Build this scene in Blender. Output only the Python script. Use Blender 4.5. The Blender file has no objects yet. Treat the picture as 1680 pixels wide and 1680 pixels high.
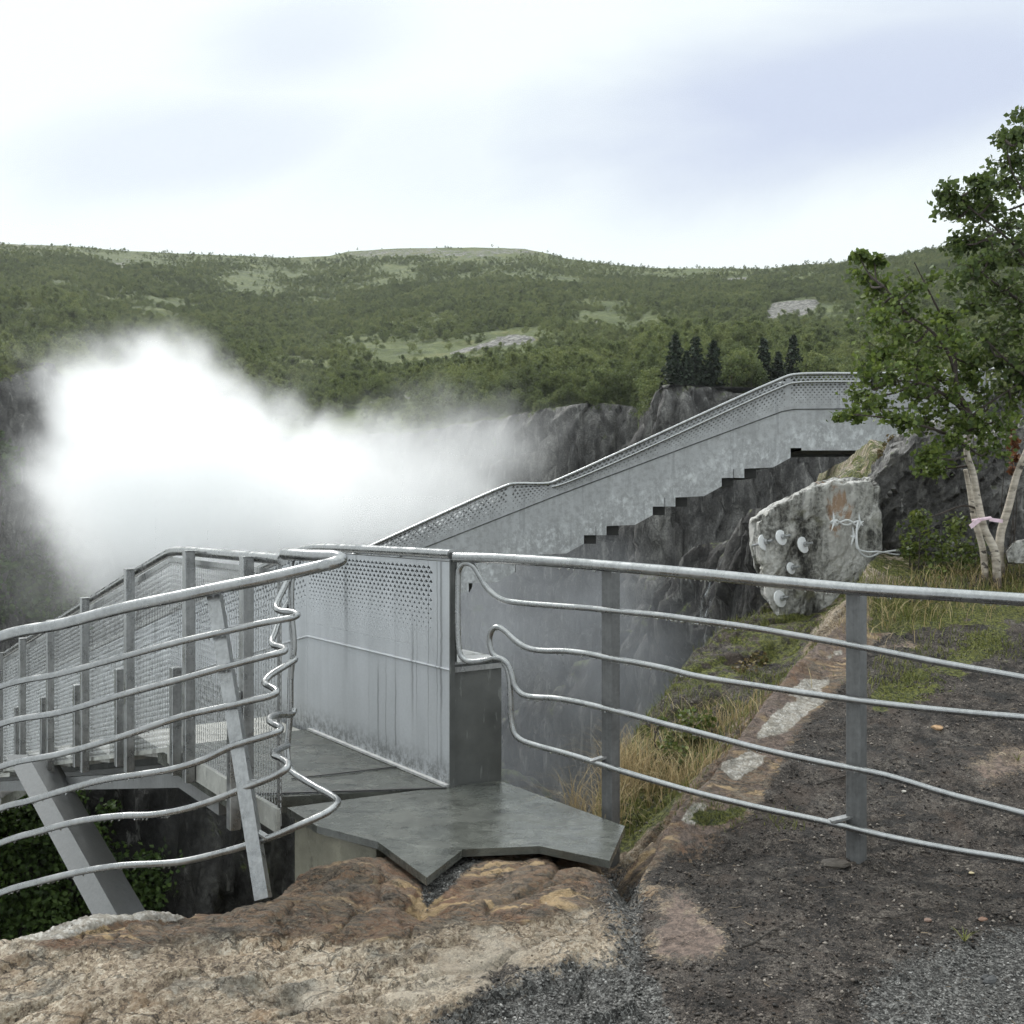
import bpy, math, random
import numpy as np
from mathutils import Vector
random.seed(7)
rng = np.random.default_rng(11)
SC = bpy.context.scene
COL = SC.collection
F, CX, HY, EYE = 1720.0, 840.0, 835.0, 1.6      # focal length and horizon measured off the photograph, eye height in metres

def P(px, py, d):                                # a measured point at distance d, in metres
    return ((px - CX) / F * d, d, EYE + (HY - py) / F * d)

# ---------------------------------------------------------------- numeric noise
def _hash(ix, iy, iz, seed):
    n = (ix.astype(np.uint32) * np.uint32(374761393) + iy.astype(np.uint32) * np.uint32(668265263)
         + iz.astype(np.uint32) * np.uint32(2246822519) + np.uint32(seed * 3266489917 & 0xffffffff))
    n = (n ^ (n >> np.uint32(13))) * np.uint32(1274126177)
    n = (n ^ (n >> np.uint32(16))) * np.uint32(2246822519)
    n = n ^ (n >> np.uint32(15))
    return n.astype(np.float64) / 4294967295.0

def vnoise(x, y, z=0.0, seed=1):                 # value noise, -1..1
    x, y, z = np.broadcast_arrays(np.asarray(x, float), np.asarray(y, float), np.asarray(z, float))
    fx, fy, fz = np.floor(x), np.floor(y), np.floor(z)
    ix, iy, iz = fx.astype(np.int64), fy.astype(np.int64), fz.astype(np.int64)
    q = lambda t: t * t * t * (t * (t * 6 - 15) + 10)
    u, v, w = q(x - fx), q(y - fy), q(z - fz)
    c = lambda a, b, e: _hash(ix + a, iy + b, iz + e, seed)
    l = lambda a, b, t: a + (b - a) * t
    r = l(l(l(c(0,0,0), c(1,0,0), u), l(c(0,1,0), c(1,1,0), u), v),
          l(l(c(0,0,1), c(1,0,1), u), l(c(0,1,1), c(1,1,1), u), v), w)
    return r * 2 - 1

def fbm(x, y, z=0.0, o=4, seed=1, gain=.5, ridged=False):
    s, a, t = 0.0, 1.0, 0.0
    for i in range(o):
        n = vnoise(x * 2**i + 17.3*i, y * 2**i - 9.1*i, np.asarray(z) * 2**i + 5.7*i, seed + i)
        s = s + a * ((1 - 2*np.abs(n)) if ridged else n)
        t += a; a *= gain
    return s / t

def cellid(x, y, z, seed=1):                     # nearest jittered cell: distance to border and a random value
    x, y, z = [np.asarray(t, float) for t in (x, y, z)]
    ix, iy, iz = [np.floor(t).astype(np.int64) for t in (x, y, z)]
    f1 = np.full(x.shape, 9.0); f2 = f1.copy(); val = np.zeros(x.shape)
    for a in (-1, 0, 1):
        for b in (-1, 0, 1):
            for c in (-1, 0, 1):
                hx = _hash(ix+a, iy+b, iz+c, seed); hy = _hash(ix+a, iy+b, iz+c, seed+50); hz = _hash(ix+a, iy+b, iz+c, seed+90)
                d = np.sqrt((ix+a+hx-x)**2 + (iy+b+hy-y)**2 + (iz+c+hz-z)**2)
                near = d < f1
                f2 = np.where(near, f1, np.minimum(f2, d)); f1 = np.where(near, d, f1)
                val = np.where(near, _hash(ix+a, iy+b, iz+c, seed+140), val)
    return f2 - f1, val

def sstep(a, b, t):
    t = np.clip((np.asarray(t, float) - a) / (b - a), 0, 1)
    return t * t * (3 - 2 * t)

def sdpoly(x, y, poly):                          # signed distance to a polygon, negative inside
    x = np.asarray(x, float); y = np.asarray(y, float)
    d = np.full(x.shape, 1e18); s = np.ones(x.shape)
    n = len(poly)
    for i in range(n):
        ax, ay = poly[i]; bx, by = poly[i-1]
        ex, ey = bx - ax, by - ay; wx, wy = x - ax, y - ay
        t = np.clip((wx*ex + wy*ey) / (ex*ex + ey*ey + 1e-12), 0, 1)
        d = np.minimum(d, (wx - ex*t)**2 + (wy - ey*t)**2)
        c1 = y >= ay; c2 = y < by; c3 = ex*wy > ey*wx
        s = np.where((c1 & c2 & c3) | (~c1 & ~c2 & ~c3), -s, s)
    return s * np.sqrt(d)

def sdline(x, y, pts):                           # signed distance to an open polyline, positive on its right side
    best = np.full(np.shape(x), 1e18); sg = np.ones(np.shape(x))
    for (ax, ay), (bx, by) in zip(pts[:-1], pts[1:]):
        ex, ey = bx-ax, by-ay; wx, wy = x-ax, y-ay
        t = np.clip((wx*ex+wy*ey)/(ex*ex+ey*ey), 0, 1)
        d = (wx-ex*t)**2 + (wy-ey*t)**2
        cr = np.where(ex*wy - ey*wx < 0, 1.0, -1.0)
        up = d < best - 1e-9
        sg = np.where(up, cr, sg); best = np.minimum(best, d)
    return sg*np.sqrt(best)

# ---------------------------------------------------------------- objects
BASE = {}
def tag(o, label=None, cat=None, group=None, kind=None):
    if label: o['label'] = label
    if cat: o['category'] = cat
    if group: o['group'] = group
    if kind: o['kind'] = kind
    return o
def thing(name, label, cat, loc=(0, 0, 0), group=None):
    o = bpy.data.objects.new(name, None); COL.objects.link(o)
    o.location = loc; o.empty_display_size = .1; BASE[o.name] = np.array(loc, float)
    return tag(o, label, cat, group)
def link(name, me, mat, parent=None, base=None):
    o = bpy.data.objects.new(name, me); COL.objects.link(o)
    if mat is not None and not me.materials: me.materials.append(mat)
    if parent is not None:
        o.parent = parent; BASE[o.name] = BASE[parent.name]
    else:
        BASE[o.name] = np.zeros(3) if base is None else np.array(base, float)
        if base is not None: o.location = base
    return o
def copy_tree(o, loc, scale=1.0, rz=0.0, label=None):
    r = o.copy(); COL.objects.link(r); r.location = loc; r.scale = (scale,)*3; r.rotation_euler = (0, 0, rz)
    if label: r['label'] = label
    for ch in list(o.children):
        c = ch.copy(); COL.objects.link(c); c.parent = r
    return r

def np_mesh(name, V, quads=None, tris=None, smooth=False, attrs=None):
    me = bpy.data.meshes.new(name)
    V = np.asarray(V, float).reshape(-1, 3)
    nq = 0 if quads is None else len(quads); nt = 0 if tris is None else len(tris)
    me.vertices.add(len(V)); me.vertices.foreach_set('co', V.astype(np.float32).ravel())
    li = []; 
    if nq: li.append(np.asarray(quads, np.int32).ravel())
    if nt: li.append(np.asarray(tris, np.int32).ravel())
    li = np.concatenate(li)
    me.loops.add(len(li)); me.loops.foreach_set('vertex_index', li)
    me.polygons.add(nq + nt)
    st = np.concatenate([np.arange(nq)*4, nq*4 + np.arange(nt)*3]).astype(np.int32)
    me.polygons.foreach_set('loop_start', st)
    me.update(calc_edges=True)
    if smooth: me.polygons.foreach_set('use_smooth', np.ones(nq+nt, bool))
    for k, a in (attrs or {}).items():
        at = me.attributes.new(k, 'FLOAT', 'POINT'); at.data.foreach_set('value', np.asarray(a, np.float32).ravel())
    me.validate()
    return me

def grid_faces(nu, nv):                          # vertices indexed i*nv + j
    i, j = np.meshgrid(np.arange(nu-1), np.arange(nv-1), indexing='ij')
    a = (i*nv + j).ravel()
    return np.stack([a, a+nv, a+nv+1, a+1], 1)

def catmull(pts, n=8, closed=False):
    pts = [np.array(p, float) for p in pts]
    if len(pts) < 3: return np.array(pts)
    out = []
    for i in range(len(pts)-1):
        p1, p2 = pts[i], pts[i+1]
        p0 = pts[i-1] if i > 0 else 2*p1 - p2
        p3 = pts[i+2] if i+2 < len(pts) else 2*p2 - p1
        d0, d1, d2 = [max(np.linalg.norm(b-a), 1e-6)**.5 for a, b in ((p0, p1), (p1, p2), (p2, p3))]
        m1 = d1*((p1-p0)/d0 - (p2-p0)/(d0+d1) + (p2-p1)/d1)
        m2 = d1*((p2-p1)/d1 - (p3-p1)/(d1+d2) + (p3-p2)/d2)
        for k in range(n):
            t = k/n
            out.append((2*t**3-3*t*t+1)*p1 + (t**3-2*t*t+t)*m1 + (-2*t**3+3*t*t)*p2 + (t**3-t*t)*m2)
    out.append(pts[-1])
    return np.array(out)

class MB:                                        # collects shapes for ONE mesh object
    def __init__(s): s.v, s.f, s.n = [], [], 0
    def add(s, V, Fs):
        V = np.asarray(V, float); s.v.append(V)
        s.f += [tuple(int(i)+s.n for i in f) for f in Fs]; s.n += len(V)
    def box(s, c, hx, hy, hz, rz=0.0, bev=0.0):
        b = min(bev, hx*.45, hy*.45, hz*.45)
        ca, sa = math.cos(rz), math.sin(rz)
        if b <= 0:
            pr = [(-hx,-hy),(hx,-hy),(hx,hy),(-hx,hy)]; lv = [(-hz, 0), (hz, 0)]
        else:
            pr = [(-hx+b,-hy),(hx-b,-hy),(hx,-hy+b),(hx,hy-b),(hx-b,hy),(-hx+b,hy),(-hx,hy-b),(-hx,-hy+b)]
            lv = [(-hz, b), (-hz+b, 0), (hz-b, 0), (hz, b)]
        V = []
        for z, ins in lv:
            for (x, y) in pr:
                kx = (hx-ins)/hx; ky = (hy-ins)/hy
                x2, y2 = x*kx, y*ky
                V.append((c[0]+x2*ca-y2*sa, c[1]+x2*sa+y2*ca, c[2]+z))
        s._stack(V, len(pr), len(lv))
    def _stack(s, V, m, L):
        Fs = [tuple(reversed(range(m)))]
        for l in range(L-1):
            for i in range(m):
                j = (i+1) % m
                Fs.append((l*m+i, l*m+j, (l+1)*m+j, (l+1)*m+i))
        Fs.append(tuple(range((L-1)*m, L*m)))
        s.add(V, Fs)
    def beam(s, a, b, w, h, up=(0, 0, 1)):       # box section from a to b
        a, b, up = np.array(a, float), np.array(b, float), np.array(up, float)
        t = (b-a)/np.linalg.norm(b-a); sd = np.cross(t, up); sd /= np.linalg.norm(sd); u = np.cross(sd, t)
        q = [(-1,-1),(1,-1),(1,1),(-1,1)]
        V = [a + sd*w/2*x + u*h/2*y for x, y in q] + [b + sd*w/2*x + u*h/2*y for x, y in q]
        s._stack(V, 4, 2)
    def prism(s, poly, ext):                     # planar polygon (3D points) extruded by a vector
        A = np.array(poly, float); m = len(A)
        V = np.concatenate([A, A+np.array(ext, float)])
        s._stack(V, m, 2)
    def tube(s, pts, r, k=10, caps=True):
        pts = np.asarray(pts, float); n = len(pts)
        r = np.full(n, r) if np.isscalar(r) else np.asarray(r, float)
        T = np.gradient(pts, axis=0); T /= np.maximum(np.linalg.norm(T, axis=1), 1e-9)[:, None]
        ref = np.array([0, 0, 1.0]) if abs(T[0][2]) < .9 else np.array([1.0, 0, 0])
        u = np.cross(T[0], ref); u /= np.linalg.norm(u)
        ang = np.arange(k)/k*2*math.pi; V = []
        for i in range(n):
            u = u - T[i]*np.dot(u, T[i]); u /= np.linalg.norm(u); w = np.cross(T[i], u)
            V.append(pts[i] + r[i]*(np.cos(ang)[:, None]*u + np.sin(ang)[:, None]*w))
        V = np.concatenate(V); Fs = []
        for i in range(n-1):
            for j in range(k):
                j2 = (j+1) % k
                Fs.append((i*k+j, i*k+j2, (i+1)*k+j2, (i+1)*k+j))
        if caps: Fs.append(tuple(reversed(range(k)))); Fs.append(tuple(range((n-1)*k, n*k)))
        s.add(V, Fs)
    def quad(s, a, b, c, d): s.add([a, b, c, d], [(0, 1, 2, 3)])
    def build(s, name, mat, parent=None, smooth=False, base=None):
        V = np.concatenate(s.v)
        V = V - (BASE[parent.name] if parent is not None else (np.zeros(3) if base is None else np.array(base, float)))
        me = bpy.data.meshes.new(name); me.from_pydata(V.tolist(), [], s.f); me.update()
        if smooth:
            me.polygons.foreach_set('use_smooth', np.ones(len(me.polygons), bool)); me.set_sharp_from_angle(angle=math.radians(48))
        return link(name, me, mat, parent, base)

# ---------------------------------------------------------------- node helper
class NT:
    def __init__(s, tree): s.t = tree; s.L = tree.links
    def n(s, typ, inp=None, **kw):
        nd = s.t.nodes.new(typ)
        for k, v in kw.items(): setattr(nd, k, v)
        for k, v in (inp or {}).items():
            s.put(nd.inputs[k], v)
        return nd
    def put(s, sock, v):
        if hasattr(v, 'is_output'): s.L.new(v, sock)
        else: sock.default_value = v
    def m(s, op, a, b=0.0, c=None, clamp=False):
        nd = s.n('ShaderNodeMath', operation=op, use_clamp=clamp)
        s.put(nd.inputs[0], a); s.put(nd.inputs[1], b)
        if c is not None: s.put(nd.inputs[2], c)
        return nd.outputs[0]
    def vm(s, op, a, b=None):
        nd = s.n('ShaderNodeVectorMath', operation=op)
        s.put(nd.inputs[0], a)
        if b is not None: s.put(nd.inputs[1], b)
        return nd.outputs['Value'] if op in ('LENGTH', 'DOT_PRODUCT', 'DISTANCE') else nd.outputs[0]
    def mix(s, f, a, b, blend='MIX'):
        nd = s.n('ShaderNodeMix', data_type='RGBA', blend_type=blend)
        s.put(nd.inputs[0], f); s.put(nd.inputs[6], col(a)); s.put(nd.inputs[7], col(b))
        return nd.outputs[2]
    def ramp(s, f, stops, interp='LINEAR'):
        nd = s.n('ShaderNodeValToRGB'); r = nd.color_ramp; r.interpolation = interp
        while len(r.elements) > 1: r.elements.remove(r.elements[0])
        for i, (p, c) in enumerate(stops):
            e = r.elements[0] if i == 0 else r.elements.new(p)
            e.position = p; e.color = col(c) if not np.isscalar(c) else (c, c, c, 1)
        s.put(nd.inputs[0], f); return nd.outputs[0]
    def rng(s, v, a, b, c=0.0, d=1.0):
        nd = s.n('ShaderNodeMapRange', interpolation_type='SMOOTHSTEP')
        for i, x in enumerate((v, a, b, c, d)): s.put(nd.inputs[i], x)
        return nd.outputs[0]
    def noise(s, vec, scale, detail=4.0, rough=.55, dist=0.0):
        nd = s.n('ShaderNodeTexNoise', {'Scale': scale, 'Detail': detail, 'Roughness': rough, 'Distortion': dist})
        if vec is not None: s.put(nd.inputs['Vector'], vec)
        return nd.outputs[0]
    def vor(s, vec, scale, feature='F1', out='Distance', rnd=1.0):
        nd = s.n('ShaderNodeTexVoronoi', {'Scale': scale, 'Randomness': rnd}, feature=feature)
        if vec is not None: s.put(nd.inputs['Vector'], vec)
        return nd.outputs[out]
    def map(s, vec, sc=(1,1,1), rot=(0,0,0), loc=(0,0,0)):
        nd = s.n('ShaderNodeMapping'); s.put(nd.inputs[0], vec)
        nd.inputs['Scale'].default_value = sc; nd.inputs['Rotation'].default_value = rot; nd.inputs['Location'].default_value = loc
        return nd.outputs[0]
    def attr(s, name): return s.n('ShaderNodeAttribute', attribute_name=name).outputs['Fac']
    def bump(s, h, dist, strength=1.0, normal=None):
        nd = s.n('ShaderNodeBump', {'Distance': dist, 'Strength': strength}); s.put(nd.inputs['Height'], h)
        if normal is not None: s.put(nd.inputs['Normal'], normal)
        return nd.outputs[0]
def col(c):
    if hasattr(c, 'is_output'): return c
    if np.isscalar(c): return (c, c, c, 1)
    return tuple(c) if len(c) == 4 else (*c, 1)

def material(name):
    m = bpy.data.materials.new(name); m.use_nodes = True
    t = NT(m.node_tree); t.t.nodes.clear()
    out = t.n('ShaderNodeOutputMaterial')
    b = t.n('ShaderNodeBsdfPrincipled'); t.L.new(b.outputs[0], out.inputs[0])
    t.b, t.out = b, out
    t.geo = t.n('ShaderNodeNewGeometry')
    t.pos = t.geo.outputs['Position']
    t.obj = t.n('ShaderNodeTexCoord').outputs['Object']
    def setb(**kw):
        for k, v in kw.items():
            k = {'base': 'Base Color', 'rough': 'Roughness', 'metal': 'Metallic', 'normal': 'Normal', 'spec': 'Specular IOR Level'}[k]
            t.put(b.inputs[k], col(v) if k == 'Base Color' else v)
    t.setb = setb
    return m, t
SUN_E, SKY_W, ZEN, EXPO, VOLB, SPRAY, VRES, HAZE = 2.5, 1.0, .9, 0.10, 26, 0.32, 3.6, 0.00013
# ---------------------------------------------------------------- materials
def mk_steel(name, base, metal, rough, mott=.35, streak=True):
    m, t = material(name)
    n1 = t.noise(t.obj, 9, 5, .6); n2 = t.noise(t.obj, 70, 4, .7)
    st = t.noise(t.map(t.obj, (60, 60, 2.5)), 1, 3, .6)
    sp = t.vor(t.obj, 55, 'F1', 'Color')
    f = t.m('ADD', t.m('MULTIPLY', n1, .5), t.m('MULTIPLY', n2, .3))
    f = t.m('ADD', f, t.m('MULTIPLY', st, .35 if streak else .05))
    f = t.m('ADD', f, t.m('MULTIPLY', sp, .12))
    lo = tuple(base*(1-mott)*k for k in (.98, 1, 1.0)); hi = tuple(base*(1+mott)*k for k in (.99, 1, 1.0))
    c = t.ramp(f, [(.35, lo), (.85, hi)])
    t.setb(base=c, metal=metal, rough=t.rng(n1, .3, .7, rough-.12, rough+.12), normal=t.bump(t.m('ADD', n2, n1), .001, .5))
    return m
M_RAIL = mk_steel('galvanised_rail', .32, .9, .27, .3)
M_POST = mk_steel('galvanised_post', .30, .8, .34, .45)
M_POST_D = mk_steel('dull_shaded_post', .13, .25, .5, .5)  # galvanised post again, colour darkened for the shaded right faces
M_STRUT = mk_steel('strut_steel', .17, .2, .55, .25)
M_WIRE = mk_steel('mesh_wire', .78, .5, .34, .2, False)
M_BEAM = mk_steel('stringer_steel', .17, .2, .55)

def mk_panel(name):                              # near parapet sheet: pale galvanised, thin dark runs, grime at the foot
    m, t = material(name)
    sx = t.n('ShaderNodeSeparateXYZ', {0: t.pos})
    along = t.m('ADD', t.m('MULTIPLY', sx.outputs[0], -.5754), t.m('MULTIPLY', sx.outputs[1], .8179))
    wob = t.noise(t.map(t.pos, (2, 2, 5)), 1, 3, .6)
    al = t.m('ADD', along, t.m('MULTIPLY', wob, .035))
    cv = t.n('ShaderNodeCombineXYZ', {0: t.m('MULTIPLY', al, 5.5)})
    line = t.rng(t.vor(cv.outputs[0], 1, 'DISTANCE_TO_EDGE'), .012, .03, 1, 0)
    zf = t.rng(sx.outputs[2], .02, .14, 0, 1)
    line = t.m('MULTIPLY', t.m('MULTIPLY', line, zf), t.rng(t.noise(t.map(t.pos, (1.6, 1.6, .8)), 1, 2), .42, .6))
    n1 = t.noise(t.map(t.pos, (3, 3, 1.2)), 1, 5, .6); n2 = t.noise(t.pos, 60, 4, .7)
    wet = t.rng(t.noise(t.map(t.pos, (5, 5, .35)), 1, 4, .55), .5, .72)
    c = t.ramp(t.m('ADD', t.m('MULTIPLY', n1, .7), t.m('MULTIPLY', n2, .3)), [(.3, (.44, .455, .47)), (.72, (.60, .615, .64))])
    c = t.mix(t.m('MULTIPLY', wet, .22), c, (.34, .355, .37))
    grime = t.m('MULTIPLY', t.rng(sx.outputs[2], .0, .22, 1, 0), t.rng(t.noise(t.pos, 22, 5, .75), .36, .62))
    c = t.mix(t.m('MULTIPLY', grime, .85), c, (.13, .135, .13))
    c = t.mix(t.m('MULTIPLY', line, .6), c, (.12, .125, .13))
    t.setb(base=c, metal=.15, rough=t.rng(n1, .3, .7, .36, .58), normal=t.bump(t.m('ADD', n1, t.m('MULTIPLY', n2, .2)), .004, .5))
    return m
M_PANEL = mk_panel('parapet_sheet')

def mk_far(name):                                # far flight: grey sheet with pale weathered patches
    m, t = material(name)
    n1 = t.noise(t.map(t.pos, (1, 1, .55)), 1.4, 6, .6); n2 = t.noise(t.pos, 9, 5, .65)
    st = t.noise(t.map(t.pos, (7, 7, .5)), 1, 4, .6)
    low = t.attr('low')                          # 0 at the fold, 1 at the lower edge of the sheet
    pat = t.m('ADD', t.m('MULTIPLY', t.rng(t.noise(t.map(t.pos, (1, 1, .7)), 5.5, 8, .70, .3), .49, .60), .65), t.m('MULTIPLY', t.rng(t.noise(t.map(t.pos, (1, 1, .6)), 19, 6, .7), .5, .62), .45))
    zone = t.rng(t.m('ADD', low, t.m('MULTIPLY', t.noise(t.map(t.pos, (1.1, 1, .3)), 1, 3), 1.1)), .72, 1.2)
    c = t.ramp(t.m('ADD', t.m('MULTIPLY', n1, .55), t.m('MULTIPLY', st, .5)), [(.32, (.27, .275, .28)), (.72, (.47, .48, .49))])
    c = t.mix(t.m('MULTIPLY', t.m('MULTIPLY', pat, zone), .75), c, (.70, .72, .73))
    c = t.mix(t.m('MULTIPLY', t.rng(st, .54, .68), .45), c, (.15, .155, .16))
    c = t.mix(t.rng(n2, .42, .66, 0, .45), c, (.2, .2, .2))
    t.setb(base=c, metal=.1, rough=.6, normal=t.bump(n2, .004, .5))
    return m
M_FAR = mk_far('weathered_sheet')

def mk_concrete(name, dark, light, wetness=1.0):
    m, t = material(name)
    n1 = t.noise(t.pos, 2.2, 6, .6); n2 = t.noise(t.pos, 14, 6, .65); n3 = t.noise(t.pos, 140, 3, .7)
    blot = t.rng(t.noise(t.map(t.pos, (1, 1.7, 1)), 4.5, 6, .7, .3), .52, .66)
    f = t.m('ADD', t.m('MULTIPLY', n1, .45), t.m('ADD', t.m('MULTIPLY', n2, .35), t.m('MULTIPLY', n3, .25)))
    c = t.ramp(f, [(.36, dark), (.68, light)])
    c = t.mix(t.m('MULTIPLY', blot, .6), c, tuple(.4*x for x in dark))
    c = t.mix(t.m('MULTIPLY', t.rng(t.noise(t.map(t.pos, (1, 1.3, 1), (0, 0, .4)), 7, 6, .7, .5), .55, .68), .4), c, tuple(1.45*x for x in light))
    pit = t.rng(t.vor(t.pos, 60), .05, .16, 1, 0)
    c = t.mix(t.m('MULTIPLY', t.m('MULTIPLY', pit, t.rng(n2, .5, .62)), .7), c, (.03, .03, .028))
    wet = t.rng(t.noise(t.map(t.pos, (1, 1.4, 1)), 3.1, 5, .65), .40, .60)
    t.setb(base=c, rough=t.rng(wet, 0, 1, .62-.22*wetness, .62-.42*wetness), spec=.5,
           normal=t.bump(t.m('ADD', n2, t.m('MULTIPLY', n3, .35)), .004, .4))
    return m
M_SLAB = mk_concrete('wet_concrete', (.034, .036, .032), (.135, .14, .125), 1.3)
M_CONC = mk_concrete('pale_concrete', (.22, .22, .20), (.42, .42, .39), .2)
M_ABUT = mk_concrete('stained_concrete', (.12, .115, .085), (.27, .26, .20), .2)

def mk_box(name):
    m, t = material(name)
    n1 = t.noise(t.pos, 4, 5, .6)
    drip = t.rng(t.noise(t.map(t.pos, (28, 28, 5)), 1, 4, .6), .63, .69)
    c = t.ramp(n1, [(.3, (.055, .058, .056)), (.7, (.115, .118, .114))])
    c = t.mix(t.m('MULTIPLY', drip, .5), c, (.24, .25, .24))
    t.setb(base=c, metal=.1, rough=.5, normal=t.bump(t.noise(t.pos, 50, 4), .002, .5))
    return m
M_BOX = mk_box('dark_stained_steel')  # its dark tone also stands in for shade behind the parapet holes

def simple(name, c, rough=.6, metal=0.0, var=.25, scale=12, bump=.002):
    m, t = material(name)
    n1 = t.noise(t.obj, scale, 5, .65)
    t.setb(base=t.ramp(n1, [(.3, tuple(x*(1-var) for x in c)), (.7, tuple(min(1, x*(1+var)) for x in c))]), rough=rough, metal=metal,
           normal=t.bump(t.noise(t.obj, scale*5, 4), bump, .5))
    return m
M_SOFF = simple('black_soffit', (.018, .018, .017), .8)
M_SEAL = simple('pale_sealant', (.55, .55, .54))
M_JOINT = simple('dark_joint_rubber', (.03, .03, .03))  # plain dark tone for floor joints and drain slots
M_WHITE = simple('white_plate', (.78, .79, .80), .5, 0, .1)
M_ROPE = simple('white_wire_rope', (.74, .75, .76), .6, 0, .12)
M_RIBBON = simple('pink_ribbon', (.72, .55, .62), .6)
M_TWIG = simple('dark_twig', (.035, .028, .022), .75)
M_DROP, _t = material('water_drop'); _t.setb(base=(.95, .97, 1.0), rough=.02)
_t.b.inputs['Transmission Weight'].default_value = 1.0; _t.b.inputs['IOR'].default_value = 1.33
M_FALL, _t = material('falling_water')
_f = _t.rng(_t.noise(_t.map(_t.pos, (14, 14, .9)), 1, 5, .7), .46, .66)
_t.setb(base=(.42, .44, .46), rough=.6); _t.put(_t.b.inputs['Alpha'], _t.m('MULTIPLY', _f, .5))

# foreground rock, soil, moss: the masks are where each material lies
def mk_ground():
    m, t = material('rock_and_soil')
    p = t.pos
    soil, red, white, moss, grav, pink = [t.attr(k) for k in ('soil', 'red', 'white', 'moss', 'gravel', 'pink')]
    big = t.noise(p, 1.6, 5, .6); mid = t.noise(p, 7, 6, .65); fine = t.noise(p, 45, 5, .7); vfine = t.noise(p, 190, 3, .7)
    # coarse crystalline rock
    v1 = t.vor(p, 72, 'F1', 'Color'); v2 = t.vor(p, 170, 'F1', 'Color')
    wn = t.n('ShaderNodeTexNoise', {'Scale': 5.0, 'Detail': 6.0, 'Roughness': .65}); t.put(wn.inputs['Vector'], p)
    wv_ = t.vm('SCALE', t.vm('SUBTRACT', wn.outputs['Color'], (.5, .5, .5))); t.put(wv_.node.inputs['Scale'], .32)
    e1 = t.vor(t.vm('ADD', t.map(p, (1, 1.6, 1), (0, 0, -.5)), wv_), 3.0, 'DISTANCE_TO_EDGE')
    e2 = t.vor(t.vm('ADD', t.map(p, (1, 1.4, 1), (0, 0, .3)), wv_), 9.0, 'DISTANCE_TO_EDGE')
    cr = t.m('ADD', t.m('MULTIPLY', v1, .27), t.m('ADD', t.m('MULTIPLY', v2, .22), t.m('ADD', t.m('MULTIPLY', mid, .40), t.m('MULTIPLY', t.noise(p, 2.1, 5, .6), .28))))
    sand = t.ramp(cr, [(.35, (.032, .026, .020)), (.45, (.155, .115, .080)), (.54, (.345, .265, .185)), (.65, (.54, .45, .335)), (.80, (.72, .65, .54))])
    grey = t.ramp(cr, [(.36, (.035, .033, .028)), (.55, (.145, .138, .115)), (.8, (.36, .345, .30))])
    sand = t.mix(t.m('MULTIPLY', t.rng(t.noise(p, 3.1, 5, .65), .52, .66), .8), sand, grey)
    sand = t.mix(t.m('MULTIPLY', t.rng(t.noise(p, 4.3, 4, .6), .56, .66), .42), sand, (.33, .19, .09))
    crack = t.m('MAXIMUM', t.m('MULTIPLY', t.rng(e1, .004, .022, 1, 0), t.rng(t.noise(p, 2.2, 4, .6), .42, .55)), t.m('MULTIPLY', t.rng(e2, .004, .05, 1, 0), t.m('MULTIPLY', t.rng(mid, .50, .62), .8)))
    sand = t.mix(t.m('MULTIPLY', crack, .75), sand, (.035, .03, .024))
    # banded red-brown gneiss: bands run along the foliation
    fp = t.map(p, (1.0, 5.0, 2.2), (0, 0, math.radians(-34)))
    w = t.noise(fp, 2.6, 8, .66); w2 = t.noise(fp, 7.0, 7, .7)
    rb = t.ramp(t.m('ADD', t.m('MULTIPLY', w, .65), t.m('MULTIPLY', w2, .4)),
                [(.36, (.075, .066, .055)), (.45, (.165, .135, .105)), (.50, (.25, .155, .095)), (.54, (.13, .112, .09)), (.60, (.27, .185, .12)), (.66, (.46, .34, .21)), (.74, (.21, .175, .135))])
    rb = t.mix(t.m('MULTIPLY', t.rng(t.noise(p, 2.9, 5, .65), .5, .64), .5), rb, (.26, .13, .07))
    rb = t.mix(t.m('MULTIPLY', t.rng(fine, .52, .7), .45), rb, (.06, .05, .04))
    vein = t.m('MULTIPLY', t.rng(t.noise(t.map(p, (1, 4.2, 2), (0, 0, math.radians(-38))), 1.9, 3, .5, .8), .575, .62), t.rng(big, .38, .5))
    rb = t.mix(t.m('MULTIPLY', vein, .8), rb, (.56, .40, .22))
    seam = t.m('ABSOLUTE', t.m('SUBTRACT', t.noise(t.map(p, (1.0, 3.6, 2), (0, 0, math.radians(-34))), 3.4, 8, .7), .5))
    seam = t.m('MULTIPLY', t.rng(seam, .0, .014, 1, 0), t.rng(mid, .40, .55))
    rb = t.mix(t.m('MULTIPLY', seam, .85), rb, (.030, .025, .020))
    rb = t.mix(t.m('MULTIPLY', t.rng(v1, .55, .95), .28), rb, (.36, .29, .20))
    rm = t.rng(t.m('ADD', red, t.m('ADD', t.m('MULTIPLY', t.m('SUBTRACT', mid, .5), 1.5), t.m('MULTIPLY', t.m('SUBTRACT', fine, .5), .8))), .22, .80)
    sand = t.mix(t.m('MULTIPLY', t.rng(t.noise(p, 1.3, 6, .68), .42, .56, 1, 0), .38), sand, (.10, .075, .052))
    sand = t.mix(t.m('MULTIPLY', t.rng(t.noise(t.vm('ADD', p, (5, 2, 1)), 1.7, 6, .7), .55, .66), .5), sand, (.56, .50, .41))
    c = t.mix(rm, sand, rb)
    pk = t.mix(t.rng(fine, .4, .6), (.27, .20, .165), (.13, .098, .082))
    c = t.mix(t.rng(t.m('ADD', pink, t.m('MULTIPLY', t.m('SUBTRACT', mid, .5), 1.8)), .30, .72), c, pk)
    wh = t.mix(t.rng(fine, .38, .55), (.70, .67, .62), (.42, .38, .32))
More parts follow.
